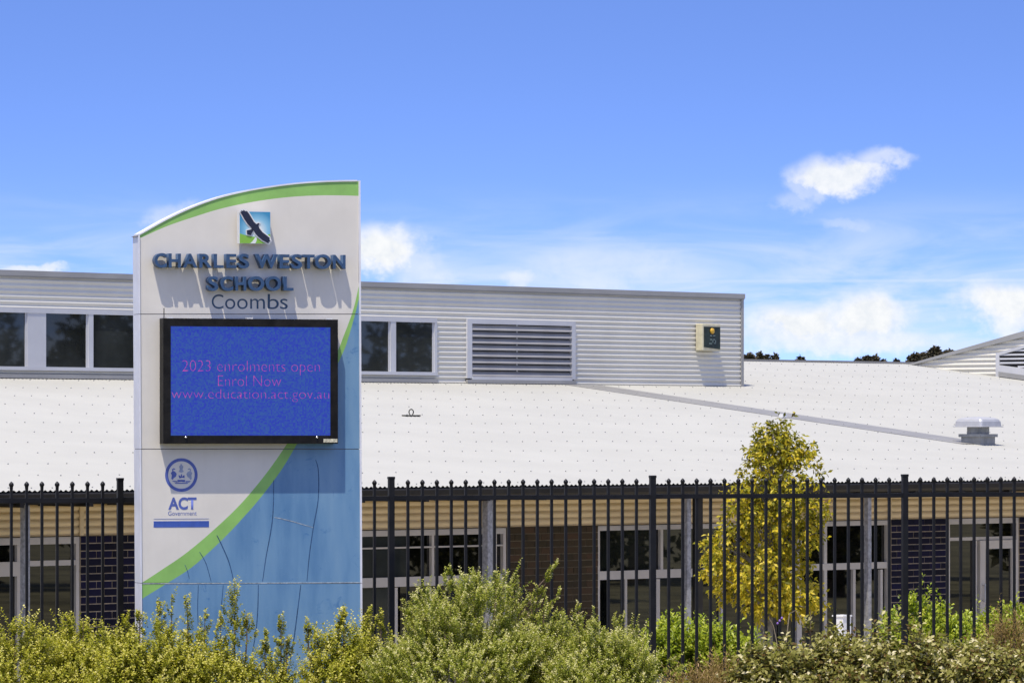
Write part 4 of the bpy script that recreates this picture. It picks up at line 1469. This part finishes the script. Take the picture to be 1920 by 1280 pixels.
def shrub(kind, px, top, wpx, Y, label, seed, spires=(), n=None, group=None, name='shrub', depth=None, shape=0.42, cat='shrub', lean=0.0):
    K = KINDS[kind]
    rng = np.random.default_rng(seed)
    g = at(px, 1000, Y)
    gz = ground_z(g.x, Y) if kind != 'gloss' else ground_z(g.x, Y)
    H = at(px, top, Y).z - gz
    Wd = wpx / F * Y
    D = depth or Wd * 0.9
    root = empty(name, label, cat, group, (g.x, Y, gz))
    n = n or int(K['dens'] * (Wd * H * 1.6 + D * Wd * 0.6))
    u = rng.normal(0, 1, (n, 3)); u[:, 2] = np.abs(u[:, 2]) * 1.0 - 0.25
    u = unit(u)
    lm = lumps(rng, u * 1.6, K['lump'])
    r = rng.uniform(0.45, 1.0, n) ** 0.6 * lm
    c = np.array([0, 0, H * shape]); ax = np.array([Wd / 2, D / 2, H * (1 - shape) - K['sl'] * 0.3])
    p0 = c + u * r[:, None] * ax * 0.9
    ph_ = rng.uniform(0, 6.28, 6)
    hole = (np.sin(p0[:, 0] * 17 + ph_[0]) + np.sin(p0[:, 2] * 19 + ph_[1] + 2.2 * np.sin(p0[:, 0] * 7 + ph_[2])) + np.sin((p0[:, 0] + p0[:, 2]) * 11 + ph_[3]) + 0.7 * np.sin(p0[:, 1] * 12 + ph_[4]))
    keep = (p0[:, 2] > 0.06) & ((hole > -1.05) | (r < 0.74))
    p0, u, r = p0[keep], u[keep], r[keep]
    d0 = unit(u * np.array([0.75, 0.75, 0.6]) + np.array([0, 0, K['up']]) + rng.normal(0, 0.33, u.shape))
    ln = K['sl'] * rng.uniform(0.55, 1.35, len(p0))
    sets = [grow_shoots(rng, p0, d0, ln, K['per'], K['L'], K['W'], K['spread'], K['lup'])]
    extra = [(rng.uniform(0, 1, len(p0)) ** 1.5)]
    spires = [(a_, b_, c_, d_ * 1.25, int(e_ * 1.35) + 1) for a_, b_, c_, d_, e_ in spires]
    for (sx, st, sb, sw, cnt) in spires:          # tall leading shoots: column, top row, foot row, half width, count
        a = at(sx, st, Y); b = at(sx, sb, Y)
        dx = b.x - g.x
        for q in range(cnt):
            f = rng.uniform(0, 1) ** 1.25 if cnt > 1 else 0.0
            z = (b.z - gz) + (a.z - b.z) * f * 0.85
            wd = sw / F * Y * (1 - f * 0.85)
            pp = np.array([[dx + lean / F * Y * (f - 1) + rng.normal(0, wd * 0.5), rng.normal(0, wd * 0.5), z]])
            tl = 0.5 * (1 - f) + 0.1
            dd = unit(np.array([[rng.normal(0, tl) + lean * 0.012, rng.normal(0, tl), 1.0]]))
            sets.append(grow_shoots(rng, pp, dd, np.array([max(0.07, (a.z - b.z) * rng.uniform(0.14, 0.3))]), K['per'], K['L'], K['W'], K['spread'] * 0.9, K['lup']))
    P = [np.concatenate([s_[i] for s_ in sets]) for i in range(6)]
    m_ = len(P[0])
    outer = np.clip(np.linalg.norm((P[0] - c) / ax, axis=1), 0, 1.2)
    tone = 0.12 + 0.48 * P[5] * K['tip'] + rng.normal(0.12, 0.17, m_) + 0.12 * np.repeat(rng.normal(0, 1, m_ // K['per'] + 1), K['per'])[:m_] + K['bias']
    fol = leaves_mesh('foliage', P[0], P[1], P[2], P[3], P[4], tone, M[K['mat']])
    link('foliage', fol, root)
    # woody stems
    mb = MB()
    rr = random.Random(seed)
    for q in range(K['stems']):
        a = rr.uniform(0, 6.28); e = rr.uniform(0.2, 0.75)
        tip = (math.cos(a) * Wd * 0.42 * e, math.sin(a) * D * 0.42 * e, H * rr.uniform(0.55, 0.86))
        mb.tube([(math.cos(a) * 0.05, math.sin(a) * 0.05, -0.05), (tip[0] * 0.45, tip[1] * 0.45, tip[2] * 0.45), tip], [0.012, 0.008, 0.003], 5)
    for (sx, st, sb, sw, cnt) in spires:
        a = at(sx, st, Y); b = at(sx, sb, Y); dx = b.x - g.x
        mb.tube([(dx * 0.8 - lean / F * Y, 0, (b.z - gz) * 0.5), (dx - lean / F * Y, 0, b.z - gz), (dx, 0, a.z - gz - 0.03)], [0.009, 0.006, 0.002], 5)
    mb.build('stem', M['twig'], root)
    return root, P, rng


KINDS = {
    'hedge': dict(mat='leaf_hedge', L=0.024, W=0.0185, sl=0.15, per=20, up=0.75, spread=1.35, lup=0.0, dens=820, lump=0.19, tip=1.0, bias=0.02, stems=7),
    'fine': dict(mat='leaf_fine', L=0.019, W=0.0145, sl=0.13, per=24, up=0.7, spread=1.35, lup=0.0, dens=1000, lump=0.18, tip=1.0, bias=0.04, stems=8),
    'broad': dict(mat='leaf_broad', L=0.056, W=0.033, sl=0.16, per=10, up=0.55, spread=1.35, lup=0.0, dens=560, lump=0.20, tip=0.9, bias=0.03, stems=8),
    'dry': dict(mat='leaf_dry', L=0.036, W=0.010, sl=0.20, per=14, up=0.9, spread=0.9, lup=0.2, dens=520, lump=0.15, tip=0.9, bias=0.05, stems=9),
    'gloss': dict(mat='leaf_gloss', L=0.050, W=0.027, sl=0.20, per=14, up=0.85, spread=1.1, lup=0.1, dens=520, lump=0.10, tip=0.9, bias=0.06, stems=7),
}
GH = 'yellow-green shrubs in front of the school sign'
GB = 'broad-leaved shrubs in front of the fence'
GG = 'bright green shrubs behind the fence'
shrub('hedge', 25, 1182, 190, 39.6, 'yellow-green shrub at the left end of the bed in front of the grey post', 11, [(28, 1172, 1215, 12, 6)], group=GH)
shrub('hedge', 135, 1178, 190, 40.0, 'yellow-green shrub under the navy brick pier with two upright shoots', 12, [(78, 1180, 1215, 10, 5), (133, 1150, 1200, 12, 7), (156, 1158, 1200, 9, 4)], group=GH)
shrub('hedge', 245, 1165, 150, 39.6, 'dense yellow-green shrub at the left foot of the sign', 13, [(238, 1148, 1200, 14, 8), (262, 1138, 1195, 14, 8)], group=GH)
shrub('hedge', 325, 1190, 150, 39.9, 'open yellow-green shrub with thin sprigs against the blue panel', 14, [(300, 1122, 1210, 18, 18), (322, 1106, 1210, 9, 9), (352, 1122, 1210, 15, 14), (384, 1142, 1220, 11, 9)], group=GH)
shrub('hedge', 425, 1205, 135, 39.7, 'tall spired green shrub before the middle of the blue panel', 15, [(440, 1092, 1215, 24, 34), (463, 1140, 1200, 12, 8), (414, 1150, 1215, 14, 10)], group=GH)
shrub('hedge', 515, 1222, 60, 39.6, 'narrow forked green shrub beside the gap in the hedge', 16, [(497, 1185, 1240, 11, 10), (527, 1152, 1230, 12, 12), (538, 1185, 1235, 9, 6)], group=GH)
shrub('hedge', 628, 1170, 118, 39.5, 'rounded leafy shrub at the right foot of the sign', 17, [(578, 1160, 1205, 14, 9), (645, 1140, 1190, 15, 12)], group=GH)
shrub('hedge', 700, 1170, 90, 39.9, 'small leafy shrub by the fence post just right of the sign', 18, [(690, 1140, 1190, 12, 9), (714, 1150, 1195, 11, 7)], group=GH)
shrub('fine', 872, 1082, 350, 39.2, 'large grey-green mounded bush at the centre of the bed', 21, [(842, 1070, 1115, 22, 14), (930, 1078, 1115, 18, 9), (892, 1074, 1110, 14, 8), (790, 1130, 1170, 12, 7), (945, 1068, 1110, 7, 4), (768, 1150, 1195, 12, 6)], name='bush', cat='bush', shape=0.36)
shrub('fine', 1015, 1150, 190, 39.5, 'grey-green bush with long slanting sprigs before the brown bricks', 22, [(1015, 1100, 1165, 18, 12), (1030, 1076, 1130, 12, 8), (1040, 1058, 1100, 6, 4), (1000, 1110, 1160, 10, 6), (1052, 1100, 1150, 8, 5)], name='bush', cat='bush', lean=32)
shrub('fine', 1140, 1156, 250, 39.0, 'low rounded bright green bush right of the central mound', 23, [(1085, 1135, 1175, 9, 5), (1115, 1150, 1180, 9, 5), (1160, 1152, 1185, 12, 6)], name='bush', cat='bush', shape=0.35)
shrub('gloss', 1262, 1160, 110, 45.5, 'bright green glossy shrub behind the second tall fence post', 31, group=GG)
shrub('gloss', 1345, 1172, 105, 45.4, 'bright green glossy shrub left of the young tree trunk', 32, group=GG)
shrub('gloss', 1408, 1196, 80, 45.3, 'small glossy green shrub at the foot of the young tree', 33, group=GG)
shrub('gloss', 1722, 1130, 140, 46.6, 'bright green glossy shrub below the right navy brick pier', 34, group=GG)
shrub('gloss', 1800, 1160, 90, 46.4, 'bright green glossy shrub before the side pane of the door', 35, group=GG)
shrub('gloss', 1880, 1132, 130, 46.8, 'bright green glossy shrub before the school door', 36, group=GG)
shrub('dry', 1300, 1256, 110, 40.6, 'brown dry twiggy plant beside the green bush', 41, group=GB)
shrub('dry', 1372, 1226, 110, 41.0, 'straw coloured twiggy plant before the young tree', 42, group=GB)
shrub('broad', 1450, 1204, 150, 40.6, 'pale variegated shrub in front of the young tree', 51, [(1520, 1135, 1200, 4, 2)], group=GB, depth=0.8)
shrub('broad', 1560, 1190, 170, 40.8, 'pale variegated shrub before the small white box', 52, group=GB, depth=0.8)
shrub('broad', 1668, 1186, 160, 40.5, 'pale variegated shrub left of the rightmost tall fence post', 53, group=GB, depth=0.8)
shrub('broad', 1772, 1196, 160, 40.7, 'pale variegated shrub right of the rightmost tall fence post', 54, group=GB, depth=0.8)
shrub('dry', 1888, 1158, 120, 41.3, 'russet half dry shrub at the right end of the bed', 43, group=GB)
shrub('broad', 1862, 1214, 160, 40.3, 'pale variegated shrub in front of the russet shrub', 55, group=GB, depth=0.8)


def build_tree():
    Y = 51.0
    px = 1432
    g = at(px, 1000, Y)
    gz = ground_z(g.x, Y)
    root = empty('young_tree', 'young golden leaved tree behind the fence', 'tree', None, (g.x, Y, gz))
    rng = np.random.default_rng(77)
    rr = random.Random(77)
    zz = lambda py: at(px, py, Y).z - gz
    xx = lambda p_: at(p_, 1000, Y).x - g.x
    mb = MB()
    tr = [(-0.02, 0, -0.1), (0.0, 0, zz(1180)), (0.03, 0.02, zz(1090)), (0.05, 0.0, zz(1000)), (0.08, 0.02, zz(900)), (0.1, 0, zz(812))]
    mb.tube(tr, [0.125, 0.095, 0.07, 0.045, 0.022, 0.005], 10)
    trunk = mb.build('trunk', M['bark'], root, smooth=True)
    # outline of the crown on the photograph: row, left, right
    prof = [(798, 1448, 1468), (812, 1432, 1482), (830, 1412, 1500), (850, 1398, 1522), (872, 1372, 1536), (900, 1366, 1544), (930, 1362, 1548), (960, 1358, 1552), (985, 1352, 1546),
            (1003, 1318, 1540), (1040, 1314, 1530), (1070, 1306, 1524), (1090, 1330, 1532), (1110, 1346, 1548), (1130, 1366, 1540), (1150, 1390, 1516)]
    L_ = [(a, b) for a, b, c in prof]; R_ = [(a, c) for a, b, c in prof]
    n = 1650
    py = rng.uniform(800, 1146, n * 2)
    wdt = np.array([interp(R_, y) - interp(L_, y) for y in py])
    py = py[rng.uniform(0, 240, n * 2) < wdt][:n]
    n = len(py)
    mid = np.array([(interp(R_, y) + interp(L_, y)) / 2 for y in py]); hw = np.array([(interp(R_, y) - interp(L_, y)) / 2 for y in py])
    rad_ = np.sqrt(rng.uniform(0.05, 1, n)); ph = rng.uniform(0, 6.28, n)
    hwm = hw / F * Y
    x = np.array([xx(m_) for m_ in mid]) + rad_ * np.cos(ph) * hwm * 0.93
    y = rad_ * np.sin(ph) * hwm * 0.9
    z = np.array([zz(v) for v in py])
    # leave some gaps so wall and sky show through
    gap = np.sin(x * 9.1 + 1.3) + np.sin(z * 8.3 + x * 3) + np.sin(y * 8 + z * 4)
    keep = gap > -1.15
    x, y, z = x[keep], y[keep], z[keep]
    tips = np.stack([x, y, z], 1)
    out = unit(np.stack([x - 0.05, y, (z - zz(1000)) * 0.4], 1))
    d0 = unit(out * 0.55 + rng.normal(0, 0.5, tips.shape) + np.array([0, 0, -0.35]))
    S = grow_shoots(rng, tips, d0, rng.uniform(0.10, 0.20, len(tips)), 9, 0.066, 0.032, 0.9, -0.35)
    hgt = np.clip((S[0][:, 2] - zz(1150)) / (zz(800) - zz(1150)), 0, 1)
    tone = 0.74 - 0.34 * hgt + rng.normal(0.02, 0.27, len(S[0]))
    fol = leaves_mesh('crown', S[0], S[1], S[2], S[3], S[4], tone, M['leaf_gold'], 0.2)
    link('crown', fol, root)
    mb = MB()
    for k in range(80):
        j = rr.randrange(len(tips))
        t = tips[j]
        zb = max(zz(1140), min(t[2] - rr.uniform(0.15, 0.5), zz(850)))
        f = 0.05
        base = (0.05, 0.0, zb)
        midp = ((t[0] + base[0]) * 0.5, (t[1]) * 0.5, (t[2] + zb) * 0.5 + 0.04)
        mb.tube([base, midp, tuple(t)], [0.018, 0.010, 0.004], 5)
    mb.build('branch', M['bark'], root)
build_tree()


def build_sprig():
    """the bare arching stem with small mauve flowers in front of the tree"""
    Y = 41.0
    t = empty('flower_stalk', 'bare arching stalk with mauve flowers before the young tree', 'plant', None, tuple(at(1470, 1000, Y)))
    t.location.z = ground_z(t.location.x, Y)
    o = t.location
    mb = MB()
    for pts in ([(1462, 1240), (1456, 1200), (1450, 1172), (1442, 1158)], [(1470, 1240), (1480, 1150), (1492, 1143), (1506, 1172), (1512, 1178)]):
        w_ = [at(a, b, Y) - o for a, b in pts]
        mb.tube([tuple(q) for q in w_], [0.0045, 0.004, 0.003, 0.0025, 0.002][:len(w_)], 5)
    mb.build('stem', M['straw'], t)
    for a, b in ((1462, 1163), (1466, 1158), (1458, 1168)):
        q = at(a, b, Y) - o
        m2 = MB(); m2.lathe([(0.002, -0.012), (0.010, -0.003), (0.008, 0.007), (0.002, 0.012)], (q.x, q.y, q.z), 6)
        m2.build('flower', M['flower'], t)
build_sprig()


def build_white_box():
    b = empty('utility_box', 'small white box standing before the glazing right of the young tree', 'box')
    p = at(1579, 1195, 58.0)
    b.location = (p.x, 58.0, ground_z(p.x, 58.0)); b.rotation_euler = (0, 0, BD.th)
    h = at(1579, 1152, 58.0).z - b.location.z
    w_ = 0.075
    m = MB(); m.box(-w_, w_, -w_, w_, -0.05, h - 0.02); m.build('case', M['white'], b)
    m = MB(); m.box(-w_ - 0.01, w_ + 0.01, -w_ - 0.01, w_ + 0.01, h - 0.02, h); m.build('lid', M['white'], b)
build_white_box()


# ------------------------------------------------------------------ far trees on the hill behind the roof
def far_tree(px, top, wpx, Y, label, seed):
    rng = np.random.default_rng(seed)
    g = at(px, 1000, Y)
    gz = ground_z(g.x, Y)
    H = at(px, top - 4, Y).z - gz
    Wd = wpx * 1.25 / F * Y
    root = empty('gum_tree', label, 'tree', 'distant trees beyond the school roof', (g.x, Y, gz))
    mb = MB()
    mb.tube([(0, 0, -0.3), (0.1, 0, H * 0.45), (0.0, 0, H * 0.8)], [0.4, 0.28, 0.1], 7)
    for k in range(4):
        a = k * 1.6 + seed
        mb.tube([(0.1, 0, H * 0.4), (math.cos(a) * Wd * 0.3, math.sin(a) * Wd * 0.3, H * 0.75)], [0.18, 0.06], 5)
    mb.build('trunk', M['bark'], root)
    n = 2600
    nb = 11
    cen = np.stack([rng.uniform(-0.36, 0.36, nb) * Wd, rng.uniform(-0.36, 0.36, nb) * Wd, rng.uniform(0.38, 0.86, nb) * H], 1)
    j = rng.integers(0, nb, n)
    u = unit(rng.normal(0, 1, (n, 3))) * rng.uniform(0.3, 1, (n, 1)) ** 0.5
    pos = cen[j] + u * np.array([Wd * 0.20, Wd * 0.20, H * 0.14])
    d = unit(rng.normal(0, 1, (n, 3)))
    nr = unit(rng.normal(0, 1, (n, 3)) + np.array([0, 0, 0.7]))
    me = leaves_mesh('crown', pos, d, nr, rng.uniform(0.7, 1.5, n), rng.uniform(0.5, 1.1, n), rng.uniform(0, 1, n), M['leaf_far'])
    link('crown', me, root)


FT = [(1403, 664, 22, 'distant dark tree peeping over the roof touching the clerestory corner'),
      (1421, 663, 20, 'distant dark tree with a pointed crown, second from the clerestory corner'),
      (1444, 667, 26, 'distant dark low tree at the end of the clump by the clerestory'),
      (1495, 672, 20, 'distant tiny lone tree on the roof ridge between the two clumps'),
      (1617, 670, 34, 'distant brown domed tree, first of the clump left of the gable'),
      (1649, 671, 26, 'distant brown domed tree, second of the clump left of the gable'),
      (1677, 675, 12, 'distant tiny tree in the dip before the gable'),
      (1708, 663, 34, 'distant dark rounded tree at the foot of the raking gable'),
      (1735, 664, 22, 'distant bluish tree behind the raking gable edge'),
      (1768, 652, 44, 'distant brown tree rising highest above the raking gable')]
for i, (px, tp, wp, lab) in enumerate(FT):
    far_tree(px, tp, wp, 1480 + (i % 3) * 25, lab, 200 + i)


def build_treeline():
    """street trees out to the right of the picture, seen only as reflections in the glass"""
    rng = np.random.default_rng(5)
    nt = 70
    tx = rng.uniform(34, 52, nt); ty = np.linspace(20, 150, nt) + rng.uniform(-1.5, 1.5, nt); th = rng.uniform(3.0, 7.5, nt)
    n = 110000
    j = rng.integers(0, nt, n)
    u = unit(rng.normal(0, 1, (n, 3))) * rng.uniform(0.3, 1, (n, 1)) ** 0.5
    pos = np.stack([tx[j], ty[j], th[j] * 0.45 - 0.7], 1) + u * np.stack([th[j] * 0.30, th[j] * 0.26, th[j] * 0.5 + 0.6], 1)
    me = leaves_mesh('treeline', pos, unit(rng.normal(0, 1, (n, 3))), unit(rng.normal(0, 1, (n, 3))), rng.uniform(0.25, 0.45, n), rng.uniform(0.12, 0.25, n), rng.uniform(0, 0.6, n), M['leaf_street'])
    o = link('treeline', me)
    tag(o, 'row of street trees beyond the right of the picture mirrored in the glass', None, kind='stuff')
    mb = MB()
    for x, y, h in zip(tx, ty, th):
        mb.tube([(x, y, -1.7), (x + 0.1, y, h * 0.3), (x, y + 0.1, h * 0.7)], [0.22, 0.15, 0.06], 6)
    mb.build('trunk', M['twig'], o)
build_treeline()
bpy.context.view_layer.update()
